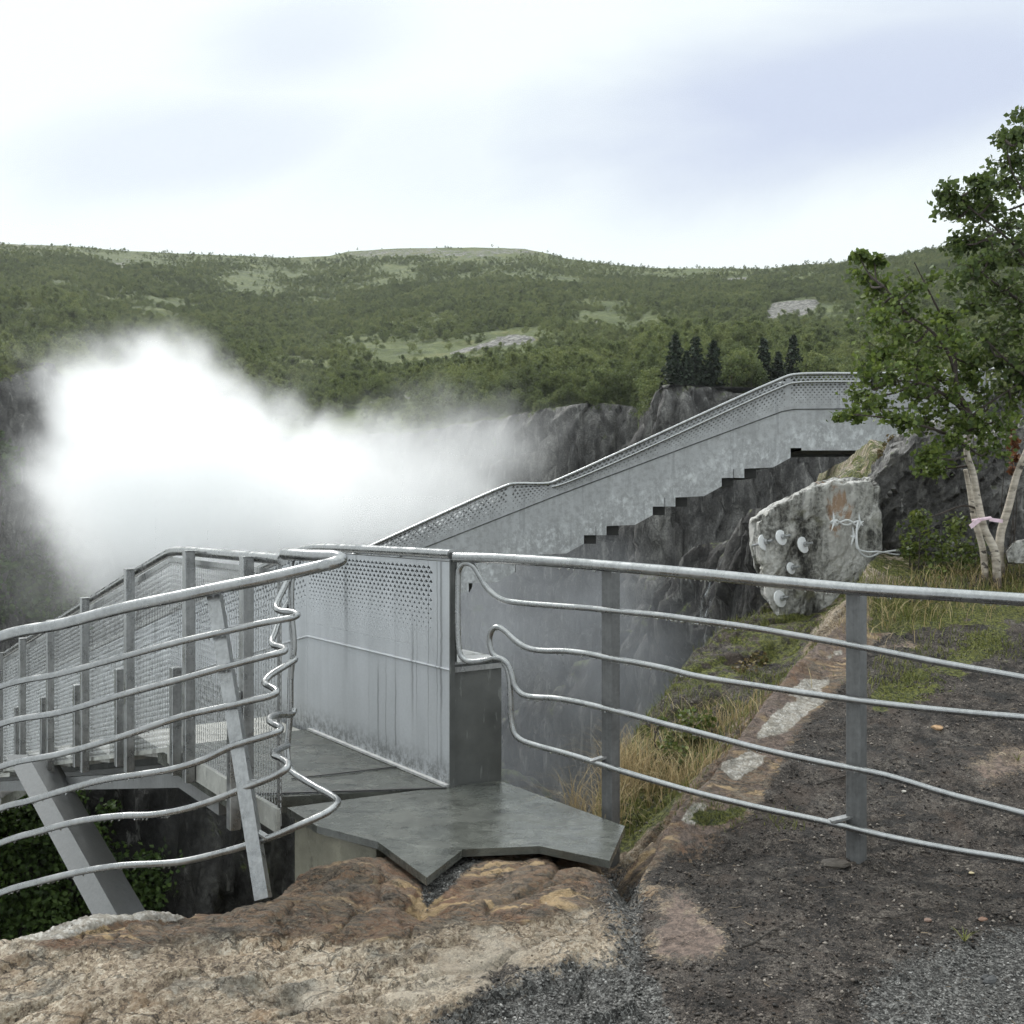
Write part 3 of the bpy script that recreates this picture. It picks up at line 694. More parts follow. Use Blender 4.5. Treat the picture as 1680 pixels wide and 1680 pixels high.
# ---------------------------------------------------------------- cliffs
def curtain(name, line, zbot, mat, nu, nv, amp, size, kind='structure', back=12.0, seed=1, lean=.12, block=.5, jag=1.0, smooth=.9):
    L = np.array([(a, b, c) for a, b, c in line], float)
    s = np.concatenate([[0], np.cumsum(np.linalg.norm(np.diff(L[:, :2], axis=0), axis=1))])
    S = np.linspace(0, s[-1], nu)
    bx, by, bz = [np.interp(S, s, L[:, i]) for i in range(3)]
    tx, ty = np.gradient(bx), np.gradient(by); ln = np.hypot(tx, ty); nx, ny = ty/ln, -tx/ln   # towards the viewer
    bz = bz + jag*fbm(S/size*.8, 0*S + seed, 0, 5, seed+3)*size*.28
    v = np.concatenate([np.linspace(0, 1, nv)**1.25, np.linspace(1, 1.35, 8)[1:]])   # past 1: rows on the top, going back
    vv, Sg = np.meshgrid(v, S)
    top = np.clip(vv-1, 0, None)/.35
    Z = zbot + (bz[:, None]-zbot)*np.clip(1-np.clip(vv, 0, 1), 0, 1)*0 + (bz[:, None]-zbot)*np.clip(vv, 0, 1)
    px_ = bx[:, None] + 0*vv; py_ = by[:, None] + 0*vv
    f1, f2 = cellid(Sg/size*1.3, Z/size*.7, 0*Z, seed)
    n = amp*(smooth*fbm(px_/size, py_/size, Z/size*.5, 6, seed, .55) + block*(f2-.5) - .25*block*np.clip(.12-f1, 0, 1)*6)
    n = n + .42*amp*fbm(px_/size*3, py_/size*3, Z/size*1.1, 5, seed+9, .62, True)
    g1, g2 = cellid(Sg/size*4.2, Z/size*1.9, 0*Z, seed+21); n = n + .38*amp*(g2-.5) - .25*amp*np.clip(.16-g1, 0, 1)*5
    off = n*(1-top*.8) + lean*(bz[:, None]-Z) - back*top
    rnd = np.exp(-(bz[:, None]-Z)/(.25*size))*.25*size*(vv <= 1)
    off = off - rnd*(1-top) - .25*size*top*0
    V = np.stack([px_ + nx[:, None]*off, py_ + ny[:, None]*off, Z + top*.5*fbm(px_/size*2, py_/size*2, top*3, 4, seed+5)*amp*.4], -1)
    me = np_mesh(name, V, grid_faces(nu, len(v)), None, False)
    return tag(link(name, me, mat), kind=kind)

PX = lambda px_, d: (px_-CX)/F*d
ZZ = lambda py_, d: EYE + (HY-py_)/F*d
rim = [(-700, 470, 60), (-300, 540, 78), (-60, 600, 88), (40, 606, 92), (120, 592, 96), (170, 640, 104), (330, 700, 112), (480, 712, 112), (620, 705, 110), (760, 690, 108), (860, 667, 104), (945, 658, 100), (1045, 664, 98), (1056, 640, 86), (1085, 632, 84), (1250, 632, 84), (1400, 640, 86), (1700, 640, 90), (2300, 600, 100)]
curtain('cliff', [(PX(a, c), c, ZZ(b, c)) for a, b, c in rim], -62, M_CLIFF, 820, 200, 2.6, 8.0, back=16, seed=4, lean=.04, jag=.45, block=.85, smooth=.4)
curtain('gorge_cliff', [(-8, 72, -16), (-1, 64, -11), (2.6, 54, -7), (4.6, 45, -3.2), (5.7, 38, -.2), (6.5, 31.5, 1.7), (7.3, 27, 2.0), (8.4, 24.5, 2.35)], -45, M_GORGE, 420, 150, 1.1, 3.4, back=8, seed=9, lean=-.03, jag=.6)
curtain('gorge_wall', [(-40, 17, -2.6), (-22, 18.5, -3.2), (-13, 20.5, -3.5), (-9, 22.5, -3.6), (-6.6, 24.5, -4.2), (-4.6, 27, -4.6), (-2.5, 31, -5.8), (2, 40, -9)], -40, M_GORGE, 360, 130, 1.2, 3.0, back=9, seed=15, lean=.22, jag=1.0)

# ---------------------------------------------------------------- hillside
sky_l = [(-900, 330), (-400, 372), (0, 400), (100, 403), (200, 411), (300, 416), (470, 423), (540, 420), (570, 413), (640, 408), (780, 406), (860, 408), (900, 416), (930, 424), (1000, 434), (1080, 440), (1260, 441), (1300, 436), (1420, 428), (1480, 418), (1540, 408), (1680, 395), (2000, 370), (2500, 340)]
nu, nv = 620, 420
A = np.linspace(-700, 2300, nu)
rim_a = np.array(rim, float)
d0 = np.interp(A, rim_a[:, 0], rim_a[:, 2]) + 2.0
e0 = (HY - np.interp(A, rim_a[:, 0], rim_a[:, 1]))/F - .012
sl_a = np.array(sky_l, float); e1 = (HY - np.interp(A, sl_a[:, 0], sl_a[:, 1]))/F
d1 = np.interp(A, [-700, 0, 560, 900, 1300, 1700, 2300], [430, 470, 620, 600, 520, 380, 340])
wv = np.concatenate([np.linspace(0, 1, 340), np.linspace(1, 1.7, nv-340+1)[1:]])
AA, WW = np.meshgrid(A, wv, indexing='ij')
DD = d0[:, None] + (d1-d0)[:, None]*WW**1.35
e = e0[:, None] + (e1-e0)[:, None]*np.clip(WW, 0, 1)**.92 - np.clip(WW-1, 0, None)*.12
e = e - .06*(1-np.clip(WW/.012, 0, 1))
HX = (AA-CX)/F*DD; HYY = DD
env = np.sin(np.clip(WW, 0, 1)*math.pi)**.6
HZ = EYE + e*DD + env*(5.5*fbm(HX/70, HYY/70, 0, 5, 81) + 1.2*fbm(HX/14, HYY/14, 0, 4, 85, .55, True)) + .25*fbm(HX/6, HYY/6, 0, 3, 87)
hpx, hpy = CX + F*HX/HYY, HY + F*(EYE-HZ)/HYY
nh = fbm(HX/30, HYY/30, 0, 5, 91)
def hreg(poly, soft=10, jit=14): return sstep(soft, -soft, sdpoly(hpx, hpy, poly) + nh*jit)
opn = np.zeros_like(HX)
for pl in ([(740, 520), (860, 480), (905, 485), (880, 505), (800, 520)], [(230, 505), (330, 470), (400, 452), (390, 465), (300, 495)], [(840, 450), (910, 448), (900, 456), (850, 458)], [(690, 575), (800, 545), (870, 552), (860, 570), (720, 590)],
           [(340, 640), (400, 615), (450, 605), (440, 620), (370, 655)], [(500, 445), (600, 432), (700, 436), (600, 448)], [(600, 620), (700, 605), (860, 610), (860, 622), (700, 630)], [(1010, 560), (1060, 530), (1100, 500), (1120, 510), (1060, 560)], [(560, 408), (900, 408), (930, 420), (1000, 432), (930, 434), (560, 424)], [(-40, 396), (220, 405), (220, 416), (-40, 412)], [(1000, 430), (1260, 438), (1250, 448), (1000, 444)]):
    opn = np.maximum(opn, hreg(pl, 20, 46)*.38)
rock = np.zeros_like(HX)
for pl in ([(1255, 520), (1270, 500), (1340, 488), (1345, 500), (1300, 520), (1270, 535)], [(830, 525), (865, 518), (860, 530), (830, 532)], [(960, 530), (990, 518), (985, 528), (965, 538)], [(740, 580), (840, 552), (870, 556), (800, 568)], [(600, 660), (660, 645), (700, 650), (640, 668)], [(340, 648), (380, 632), (400, 640), (360, 660)],
           [(570, 412), (700, 406), (860, 407), (900, 416), (800, 420), (570, 420)], [(1050, 495), (1085, 488), (1090, 494), (1055, 500)], [(1190, 458), (1230, 454), (1225, 460), (1195, 464)], [(0, 398), (120, 400), (60, 406)], [(990, 438), (1060, 436), (1040, 442)], [(180, 432), (205, 430), (200, 438)], [(800, 612), (860, 606), (860, 614)]):
    rock = np.maximum(rock, hreg(pl, 6, 14)*(.9 if pl[0][1] > 450 else .5))
rock = np.maximum(rock, sstep(.50, .64, fbm(HX/16, HYY/9, 0, 5, 95))*.5)
HZL=0
me = np_mesh("hills", np.stack([HX, HYY, HZ], -1), grid_faces(nu, nv), None, True, dict(open=opn, rock=rock))
tag(link('hills', me, M_HILL), kind='structure')

# woods on the hillside: one mass of instanced crowns
def leaf_cloud(C, size, N=None, jitter=1.0, rg=rng, asp=.62):
    """folded leaf-shaped faces centred on C; N = preferred outward direction"""
    n = len(C); a = rg.normal(size=(n, 3))
    if N is not None: a = a*jitter + N
    a /= np.linalg.norm(a, axis=1)[:, None]
    b = rg.normal(size=(n, 3)); b -= a*np.sum(a*b, 1)[:, None]; b /= np.linalg.norm(b, axis=1)[:, None]
    c = np.cross(a, b); s = np.asarray(size)*(.7+.6*rg.random(n)); s = s[:, None]
    base = C - b*s*.5; tip = C + b*s*.5
    l = C - c*s*asp*.5 + a*s*.12 - b*s*.05; r = C + c*s*asp*.5 + a*s*.12 - b*s*.05
    V = np.stack([base, l, tip, r], 1).reshape(-1, 3)
    i = np.arange(n)*4
    T = np.concatenate([np.stack([i, i+2, i+1], 1), np.stack([i, i+3, i+2], 1)])
    return V, T

def proto_tree(seed, h, w, n, leaf):
    rg = np.random.default_rng(seed)
    k = 12
    cz = h*(.25+.68*rg.random(k)); ang = rg.random(k)*6.28
    rr = w*.5*np.sqrt(np.clip(1-((cz/h-.5)/.55)**2, .05, 1))*rg.random(k)**.5
    cc = np.stack([rr*np.cos(ang), rr*np.sin(ang), cz], 1); cr = w*(.16+.16*rg.random(k))
    j = rg.integers(0, k, n); dv = rg.normal(size=(n, 3)); dv /= np.linalg.norm(dv, axis=1)[:, None]
    Cn = cc[j] + dv*(cr[j]*(.55+.5*rg.random(n)))[:, None]
    V, T = leaf_cloud(Cn, leaf, dv, .8, rg, .8)
    m = MB(); m.tube([(0, 0, -.3), (.05*w, 0, h*.35), (0, .04*w, h*.8)], [.06*h/5, .05*h/5, .015], 5)
    tv, tf = np.concatenate(m.v), m.f
    me = np_mesh('hill_tree', V, None, T)
    o = bpy.data.objects.new('hill_tree', me); me.materials.append(M_FAR_LEAF)
    return o
protos = bpy.data.collections.new('hill_tree_kinds')
for k, (h, w_, n, lf) in enumerate(((4.2, 2.6, 640, .24), (3.4, 2.7, 560, .24), (5.0, 2.4, 640, .24), (2.2, 2.5, 420, .24))):
    protos.objects.link(proto_tree(200+k, h, w_, n, lf))
NP = 150000
fi = rng.random(NP*2)*(nu-1); fj = (rng.random(NP*2)**1.0)*339
def samp(Ar, i, j):
    i0 = np.clip(i.astype(int), 0, Ar.shape[0]-2); j0 = np.clip(j.astype(int), 0, Ar.shape[1]-2); a, b = i-i0, j-j0
    return (Ar[i0, j0]*(1-a)*(1-b) + Ar[i0+1, j0]*a*(1-b) + Ar[i0, j0+1]*(1-a)*b + Ar[i0+1, j0+1]*a*b)
tx_, ty_, tz_, to_, tr_, tw_ = [samp(q_, fi, fj) for q_ in (HX, HYY, HZ, opn, rock, WW)]
dens = sstep(-.45, .25, fbm(tx_/30, ty_/38, 0, 4, 99) + .25*fbm(tx_/9, ty_/9, 0, 3, 103)) * (1-.30*sstep(.2, .75, to_)) * (1-sstep(.25, .5, tr_)) * (1-.55*sstep(.85, 1.0, tw_))
area = ty_*np.interp(tw_, [0, 1], [.55, 1.25]); area /= area.max()
keep = rng.random(len(tx_)) < dens*np.clip(area*1.5, .12, 1)
keep &= (np.abs(tx_) < .62*ty_ + 12)
tpx = CX + F*tx_/ty_
keep &= ~((tpx > 1080) & (tpx < 1200) & (ty_ < 97)) & ~((tpx > 1238) & (tpx < 1322) & (ty_ < 98))
pts = np.stack([tx_, ty_, tz_-.15], 1)[keep]
scl = (.34 + .62*rng.random(len(pts))**1.4)*np.interp(tw_[keep], [0, .3, .6, 1], [.95, 1.0, .95, .6])*(1-.45*sstep(.2, .6, to_[keep]))
me = bpy.data.meshes.new('woods'); me.vertices.add(len(pts)); me.vertices.foreach_set('co', pts.astype(np.float32).ravel())
at = me.attributes.new('size', 'FLOAT', 'POINT'); at.data.foreach_set('value', scl.astype(np.float32))
wood = link('woods', me, M_FAR_LEAF); tag(wood, 'low green birch woods covering the far hillside', kind='stuff')
ng = bpy.data.node_groups.new('scatter_trees', 'GeometryNodeTree')
ng.interface.new_socket('Geometry', in_out='INPUT', socket_type='NodeSocketGeometry'); ng.interface.new_socket('Geometry', in_out='OUTPUT', socket_type='NodeSocketGeometry')
t = NT(ng); gi = t.n('NodeGroupInput'); go = t.n('NodeGroupOutput')
ci = t.n('GeometryNodeCollectionInfo', {'Separate Children': True, 'Reset Children': True}); ci.inputs[0].default_value = protos
sc = t.n('GeometryNodeInputNamedAttribute', {'Name': 'size'}, data_type='FLOAT')
rv = t.n('FunctionNodeRandomValue', data_type='FLOAT_VECTOR'); rv.inputs[0].default_value = (-.08, -.08, 0); rv.inputs[1].default_value = (.08, .08, 6.28)
io = t.n('GeometryNodeInstanceOnPoints', {'Pick Instance': True}); 
t.L.new(gi.outputs[0], io.inputs['Points']); t.L.new(ci.outputs[0], io.inputs['Instance']); t.L.new(rv.outputs[0], io.inputs['Rotation']); t.L.new(sc.outputs[0], io.inputs['Scale'])
t.L.new(io.outputs[0], go.inputs[0])
md = wood.modifiers.new('scatter', 'NODES'); md.node_group = ng
print('woods', len(pts))

# ---------------------------------------------------------------- spray and mist
PUFFS = [  # px, py, distance, half sizes in px (x, y), depth half size m, density; first the billowing cloud
    (345, 810, 50, 290, 180, 10, 1.0), (215, 655, 50, 150, 155, 7, 1.0), (255, 720, 50, 170, 170, 8, .9), (230, 820, 50, 200, 190, 9, .9), (560, 830, 51, 270, 150, 8, .75), (730, 745, 52, 200, 150, 7, .5),
    (840, 720, 54, 130, 110, 6, .24), (430, 760, 50, 170, 110, 6, .6), (590, 740, 52, 110, 90, 5, .36), (700, 890, 48, 260, 120, 7, .5), (870, 800, 52, 130, 130, 5, .15),
    (300, 930, 47, 280, 130, 8, .5), (520, 630, 52, 80, 110, 4, .16), (420, 660, 52, 50, 60, 4, .16)]
THIN = [(110, 880, 50, 200, 220, 7, .10), (80, 760, 56, 150, 160, 6, .03), (60, 560, 64, 220, 170, 10, .010), (1240, 700, 60, 300, 80, 8, .006)]
GORGE_MIST = [(880, 1130, 27, 310, 280, 5, .55), (780, 1060, 27, 190, 230, 4, .45), (920, 970, 30, 130, 80, 4, .12), (1120, 1150, 25, 130, 120, 2.0, .22), (740, 990, 38, 220, 150, 6, .20), (240, 1265, 26, 230, 70, 4, .16), (340, 1330, 20, 200, 90, 2.5, .08)]
def volume_thing(name, label, thick_l, thin_l, lo, hi, res, colour, k):
    ng = bpy.data.node_groups.new(name+'_density', 'GeometryNodeTree')
    ng.interface.new_socket('Geometry', in_out='INPUT', socket_type='NodeSocketGeometry'); ng.interface.new_socket('Geometry', in_out='OUTPUT', socket_type='NodeSocketGeometry')
    t = NT(ng); go = t.n('NodeGroupOutput'); gi = t.n('NodeGroupInput')
    pos = t.n('GeometryNodeInputPosition').outputs[0]
    n1 = t.n('ShaderNodeTexNoise', {'Scale': .16, 'Detail': 6.0, 'Roughness': .58, 'Distortion': .3}); t.put(n1.inputs['Vector'], pos)
    warp = t.vm('SCALE', t.vm('SUBTRACT', n1.outputs['Color'], (.5, .5, .5))); t.put(warp.node.inputs['Scale'], 9.0)
    nw = t.n('ShaderNodeTexNoise', {'Scale': .55, 'Detail': 5.0, 'Roughness': .6}); t.put(nw.inputs['Vector'], pos)
    warp2 = t.vm('SCALE', t.vm('SUBTRACT', nw.outputs['Color'], (.5, .5, .5))); t.put(warp2.node.inputs['Scale'], 3.6)
    wp = t.vm('ADD', t.vm('ADD', pos, warp), warp2)
    n2 = t.noise(pos, .42, 5, .62); n4 = t.noise(pos, 1.1, 4, .6); n5 = t.noise(pos, .24, 6, .66, .6)
    def total(lst):
        tot = None
        for (a, b, dd_, rx, ry, rd, kk) in lst:
            c = P(a, b, dd_); R = (F/dd_/rx, 1/rd, F/dd_/ry)
            ln = t.vm('LENGTH', t.vm('MULTIPLY', t.vm('SUBTRACT', wp, c), R))
            f = t.m('MULTIPLY', t.m('SUBTRACT', 1.0, ln, clamp=True), kk)
            tot = f if tot is None else t.m('ADD', tot, f)
        return tot
    dn = t.m('MULTIPLY', total(thin_l), t.m('ADD', .25, t.m('MULTIPLY', t.rng(n2, .36, .66), 1.3)))
    if thick_l:
        tk = total(thick_l)
        nn = t.m('ADD', t.m('MULTIPLY', n2, .30), t.m('ADD', t.m('MULTIPLY', n4, .25), t.m('MULTIPLY', n5, .45)))
        dn = t.m('ADD', dn, t.m('MULTIPLY', tk, t.rng(t.m('ADD', nn, t.m('MULTIPLY', tk, .50)), .50, .84, .01, 1.15)))
    dn = t.m('MULTIPLY', dn, k)
    vc = t.n('GeometryNodeVolumeCube'); t.put(vc.inputs['Density'], dn)
    vc.inputs['Min'].default_value = lo; vc.inputs['Max'].default_value = hi
    for k_, a_, b_ in zip(('Resolution X', 'Resolution Y', 'Resolution Z'), lo, hi): vc.inputs[k_].default_value = int((b_-a_)*res)
    sm_ = t.n('GeometryNodeSetMaterial'); t.L.new(vc.outputs[0], sm_.inputs[0]); t.L.new(sm_.outputs[0], go.inputs[0])
    mt = bpy.data.materials.new(name); mt.use_nodes = True
    tt = NT(mt.node_tree); tt.t.nodes.clear()
    pv = tt.n('ShaderNodeVolumePrincipled', {'Color': colour, 'Density': 1.0, 'Anisotropy': .5})
    oo = tt.n('ShaderNodeOutputMaterial'); tt.L.new(pv.outputs[0], oo.inputs['Volume'])
    sm_.inputs['Material'].default_value = mt
    me = bpy.data.meshes.new(name); me.from_pydata([(0, 0, 0)], [], [])
    o = link(name, me, mt); tag(o, label, kind='stuff'); o.modifiers.new('density', 'NODES').node_group = ng
volume_thing('waterfall_spray', 'white cloud of waterfall spray billowing up from the gorge', PUFFS, THIN, (-36, 36, -14), (10, 66, 17), VRES, (.996, .998, 1.0, 1), SPRAY)
volume_thing('gorge_mist', 'grey mist drifting in the shaded gorge behind the railing', [], GORGE_MIST, (-18, 17, -24), (10, 44, 3), 2.2, (.58, .605, .64, 1), SPRAY)  # shade of the gorge is put into the mist's grey colour

# ---------------------------------------------------------------- air
if HAZE > 0:
    m = MB(); m.box((0, 380, 55), 720, 470, 145); hz = m.build('haze', None); tag(hz, kind='stuff')
    M_HAZE = bpy.data.materials.new('haze'); M_HAZE.use_nodes = True
    tt = NT(M_HAZE.node_tree); tt.t.nodes.clear()
    pv = tt.n('ShaderNodeVolumePrincipled', {'Color': (.93, .97, 1.0, 1), 'Density': HAZE, 'Anisotropy': .3}); pv.inputs['Density Attribute'].default_value = ''
    oo = tt.n('ShaderNodeOutputMaterial'); tt.L.new(pv.outputs[0], oo.inputs['Volume']); hz.data.materials.append(M_HAZE)
# ---------------------------------------------------------------- footbridge: near flight goes down to the left, far flight climbs back to the right
TD = np.array([-.5754, .8179, 0.0]); ND = np.array([.8179, .5754, 0.0])       # along / across the near flight
A0 = np.array([-.35, 6.02, 0.0]); L0 = np.array([-1.868, 6.30, 0.0])
sA, sL = float(A0@TD), float(L0@TD)              # 5.125 and 6.228
WID = float(ND@(A0-L0)); STEP = 1.2833
def pl(s, z, off=0.0): return L0 + TD*(s-sL) + ND*off + np.array([0, 0, z])    # off 0 = left face, WID = right face
S_BRK_R, S_BRK_L, SLOPE, S_END = 7.102, 6.76, .226, 21.0
def zrail(s, brk): return 1.318 - np.maximum(0, np.asarray(s)-brk)*SLOPE
def zfold(s): return .675 - np.maximum(0, np.asarray(s)-S_BRK_R)*SLOPE

def perf_strip(mb, to3, s0, s1, top, bot, pitch, rowp, hole, thick, nvec):
    """sheet between top(s) and bot(s) with rows of diamond holes; holes are real openings through the sheet's thickness"""
    hgt = float(np.mean([top(s)-bot(s) for s in np.linspace(s0, s1, 9)]))
    nvec = np.array(nvec, float)*thick
    ncol = max(1, int(round((s1-s0)/pitch))); p = (s1-s0)/ncol
    V, Fs = [], []
    def add(vs, fs):
        b = len(V); V.extend(vs); Fs.extend([tuple(i+b for i in f) for f in fs])
    nrow = max(1, int(hgt/rowp))
    for j in range(nrow):
        sh = .5 if j % 2 else 0.0
        edges = [s0 + p*(i+sh) for i in range(ncol+1-(1 if sh else 0))]
        if sh: edges = [s0] + edges + [s1]
        for a, b in zip(edges[:-1], edges[1:]):
            v0, v1 = j/nrow, (j+1)/nrow
            pt = lambda s, v: to3(s, top(s) + (bot(s)-top(s))*v)
            vc = (v0+v1)/2; k = hole(vc, (a+b)/2)
            full = (b-a) > .8*p
            c4 = [pt(a, v0), pt(b, v0), pt(b, v1), pt(a, v1)]
            if k <= .04 or not full:
                add(c4 + [q+nvec for q in c4], [(0, 1, 2, 3), (7, 6, 5, 4)]); continue
            sc = (a+b)/2; hs, hv = (b-a)*.5*k*.92, (v1-v0)*.5*min(.97, k*1.35)
            d4 = [pt(sc, vc-hv), pt(sc+hs, vc+hv*.25), pt(sc, vc+hv*.9), pt(sc-hs, vc+hv*.25)]
            vs = c4 + d4
            fr = [(0, 1, 4), (1, 2, 5), (2, 3, 6), (3, 0, 7), (0, 4, 7), (1, 5, 4), (2, 6, 5), (3, 7, 6)]
            add(vs + [q+nvec for q in vs], fr + [tuple(i+8 for i in reversed(f)) for f in fr] +
                [(4, 12, 13, 5), (5, 13, 14, 6), (6, 14, 15, 7), (7, 15, 12, 4)])
    mb.add(V, Fs)

bridge = thing('step_bridge', 'grey galvanised stepped footbridge with perforated parapets spanning the misty gorge', 'footbridge', tuple(A0))
# --- deck of the near flight: level landing then long shallow treads
m = MB()
m.prism([pl(sL-.62, -.004, -.0), pl(S_BRK_R, -.004, -.0), pl(S_BRK_R, -.004, WID-.02), pl(sA+.02, -.004, WID-.02)], (0, 0, -.09))
m.build('deck', M_SLAB, bridge)
m = MB(); k = 0; s = S_BRK_R + .004
while s < S_END:
    z = -.147*k - .012
    prof = [(s, z), (s+.653, z), (s+.653, z-.155), (s+.60, z-.155), (s, z-.055)]
    m.prism([pl(a, b, .02) for a, b in prof], ND*(WID-.06)); s += .655; k += 1
m.build('stair_tread', M_CONC, bridge)
m = MB()
for off in (.10, WID-.2):
    m.beam(pl(sL-.15, -.16, off), pl(S_BRK_L+.1, -.16, off), .09, .11); m.beam(pl(S_BRK_L+.1, -.165, off), pl(S_END, -.165-(S_END-S_BRK_R+.1)*SLOPE, off), .09, .11)
m.build('stringer', M_BEAM, bridge)
m = MB(); m.box((-10.6, 19.6, -3.42), 1.9, 1.75, .09); m.build('turning_landing', M_CONC, bridge)
# joints in the floor
m = MB()
m.beam(pl(sL-.55, .004, .03), pl(sA+.0, .004, WID-.03), .022, .006)
a_, b_ = np.array(P(478, 1278, 2752/443)), np.array(P(664, 1257, 2752/422)); a_[2] = b_[2] = .003
m.beam(a_, b_, .014, .005); m.build('floor_joint', M_JOINT, bridge)
m = MB(); m.beam(pl(sA+.02, .006, WID-.012), pl(S_BRK_R-.05, .006, WID-.012), .03, .014); m.build('sealant_line', M_SEAL, bridge)

# --- right parapet of the near flight: hollow box below the fold, perforated sheet above
to3 = lambda s, z: pl(s, z, WID)
m = MB()
up = lambda s: float(zrail(s, S_BRK_R))-.025
perf_strip(m, to3, sA+.20, S_BRK_R-.012, up, lambda s: float(zfold(s))+.10, .0545, .0262, lambda v, s: max(0, 1.12-1.12*v)*(v > .03), .012, ND)
perf_strip(m, to3, S_BRK_R+.02, S_END, up, lambda s: float(zfold(s))+.10, .06, .035, lambda v, s: max(0, 1.0-1.0*v)*(v > .03), .012, ND)
# plain margins of the same sheet
def sheet(mb, s0, s1, zt, zb, n=1, th=.012):
    S = np.linspace(s0, s1, n+1)
    for a, b in zip(S[:-1], S[1:]):
        mb.prism([to3(a, zt(a)), to3(b, zt(b)), to3(b, zb(b)), to3(a, zb(a))], ND*th)
sheet(m, sA, sA+.199, up, lambda s: float(zfold(s)))
sheet(m, S_BRK_R-.011, S_BRK_R+.019, up, lambda s: float(zfold(s)))
sheet(m, sA+.2, S_BRK_R-.012, lambda s: float(zfold(s))+.0995, lambda s: float(zfold(s)))
sheet(m, S_BRK_R+.02, S_END, lambda s: float(zfold(s))+.0995, lambda s: float(zfold(s)))
m.build('perforated_parapet', M_PANEL, bridge)
m = MB()
sheet(m, sA, S_BRK_R, lambda s: float(zfold(s))-.002, lambda s: .004)
sheet(m, S_BRK_R+.002, S_END, lambda s: float(zfold(s))-.002, lambda s: float(zfold(s))-.72)
m.build('parapet_skirt', M_PANEL, bridge)
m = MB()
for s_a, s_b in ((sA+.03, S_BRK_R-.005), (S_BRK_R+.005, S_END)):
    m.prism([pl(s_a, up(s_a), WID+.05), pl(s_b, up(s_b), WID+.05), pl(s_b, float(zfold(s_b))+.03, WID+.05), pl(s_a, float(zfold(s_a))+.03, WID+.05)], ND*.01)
m.build('darkening_sheet', M_BOX, bridge)  # dark sheet added behind the perforations, standing in for shade in the holes
m = MB(); fl = [pl(s_, float(zfold(s_)), WID-.004) for s_ in (sA+.0, S_BRK_R-.03, S_BRK_R, S_BRK_R+.03, S_END)]
m.tube(fl, .0065, 6); m.build('fold_rib', M_PANEL, bridge, True)
m = MB()                                         # closed end of the hollow parapet, its outer skin and sloping lid
c0 = pl(sA+.012, 0, WID+.012)
q = lambda s, z, o: pl(s, z, WID+o)
m.prism([q(sA+.02, -.30, .014), q(sA+.02, -.30, .365), q(sA+.02, .70, .365), q(sA+.02, .70, .014)], TD*.02)
m.prism([q(sA+.04, -.30, .345), q(S_BRK_R, -.30, .345), q(S_BRK_R, .69, .345), q(sA+.04, .69, .345)], ND*.012)
m.prism([q(S_BRK_R+.002, -.30, .345), q(S_END, -.3-(S_END-S_BRK_R)*SLOPE, .345), q(S_END, .69-(S_END-S_BRK_R)*SLOPE, .345), q(S_BRK_R+.002, .69, .345)], ND*.012)
m.build('parapet_end_box', M_BOX, bridge)
m = MB()
m.prism([q(sA+.005, .702, .016), q(sA+.005, .702, .375), q(S_BRK_R, .702, .375), q(S_BRK_R, .702, .016)], (0, 0, .012))
m.prism([q(S_BRK_R+.002, .702, .016), q(S_BRK_R+.002, .702, .375), q(S_END, .702-(S_END-S_BRK_R)*SLOPE, .375), q(S_END, .702-(S_END-S_BRK_R)*SLOPE, .016)], (0, 0, .012))
m.beam(q(sA+.01, .672, .03), q(sA+.01, .672, .36), .012, .03)
m.build('parapet_lid', M_POST, bridge)
m = MB(); e = catmull([pl(sA-.005, 1.34, WID), pl(sA+.5, 1.338, WID), pl(S_BRK_R-.25, 1.325, WID), pl(S_BRK_R-.04, 1.312, WID), pl(S_BRK_R+.2, 1.275, WID), pl(S_END, float(zrail(S_END, S_BRK_R)), WID)], 8)
m.tube(e, .029, 14); m.build('handrail', M_RAIL, bridge, True)
m = MB(); m.beam(pl(sA-.004, .0, WID+.005), pl(sA-.004, 1.31, WID+.005), .03, .012, tuple(TD)); m.build('edge_strip', M_BOX, bridge)

# --- left side: chain link, rail, posts with shorter stub posts beside them
s0m = sL - .97*STEP + .01
zl = lambda s: float(zrail(s, S_BRK_L))+.02
zlb = lambda s: (.07 if s < S_BRK_L else .07-(s-S_BRK_L)*SLOPE)
m = MB(); e = catmull([pl(s0m+.0, 1.345), pl(sL-.3, 1.34), pl(S_BRK_L-.22, 1.335), pl(S_BRK_L, 1.325), pl(S_BRK_L+.25, zl(S_BRK_L+.25)), pl(S_END, zl(S_END))], 8)
m.tube(e, .029, 14); m.build('handrail', M_RAIL, bridge, True)
pitch, nz = .036, 34; r_w = .0034
cols = int((S_END - s0m)/pitch); V, Q = [], []
tri = np.array([[math.cos(a), math.sin(a)] for a in (.5, 2.6, 4.7)])
for i in range(cols):
    s = s0m + i*pitch; far = s > 14
    zt, zb = zl(s)-.075, zlb(s)
    n = nz*2; zs = np.linspace(zt, zb, n+1)
    ss = s + np.where(np.arange(n+1) % 2 == 0, -.5, .56)*pitch*1.02
    of = np.where(np.arange(n+1) % 2 == 0, -.006, .006) - .012
    zs = zs + (-(ss-s)*SLOPE if s > S_BRK_L else 0)
    C = L0[None] + TD[None]*(ss-sL)[:, None] + ND[None]*of[:, None]; C[:, 2] = zs
    b0 = len(V)
    R = C[:, None, :] + (TD[None, None]*tri[None, :, 0:1] + (ND*.7+np.array([0, 0, .7]))[None, None]*tri[None, :, 1:2])*r_w
    V.extend(R.reshape(-1, 3))
    a = b0 + np.arange(n)[:, None]*3 + np.arange(3)[None]
    b = b0 + np.arange(n)[:, None]*3 + (np.arange(3)[None]+1) % 3
    Q.append(np.stack([a, b, b+3, a+3], -1).reshape(-1, 4))
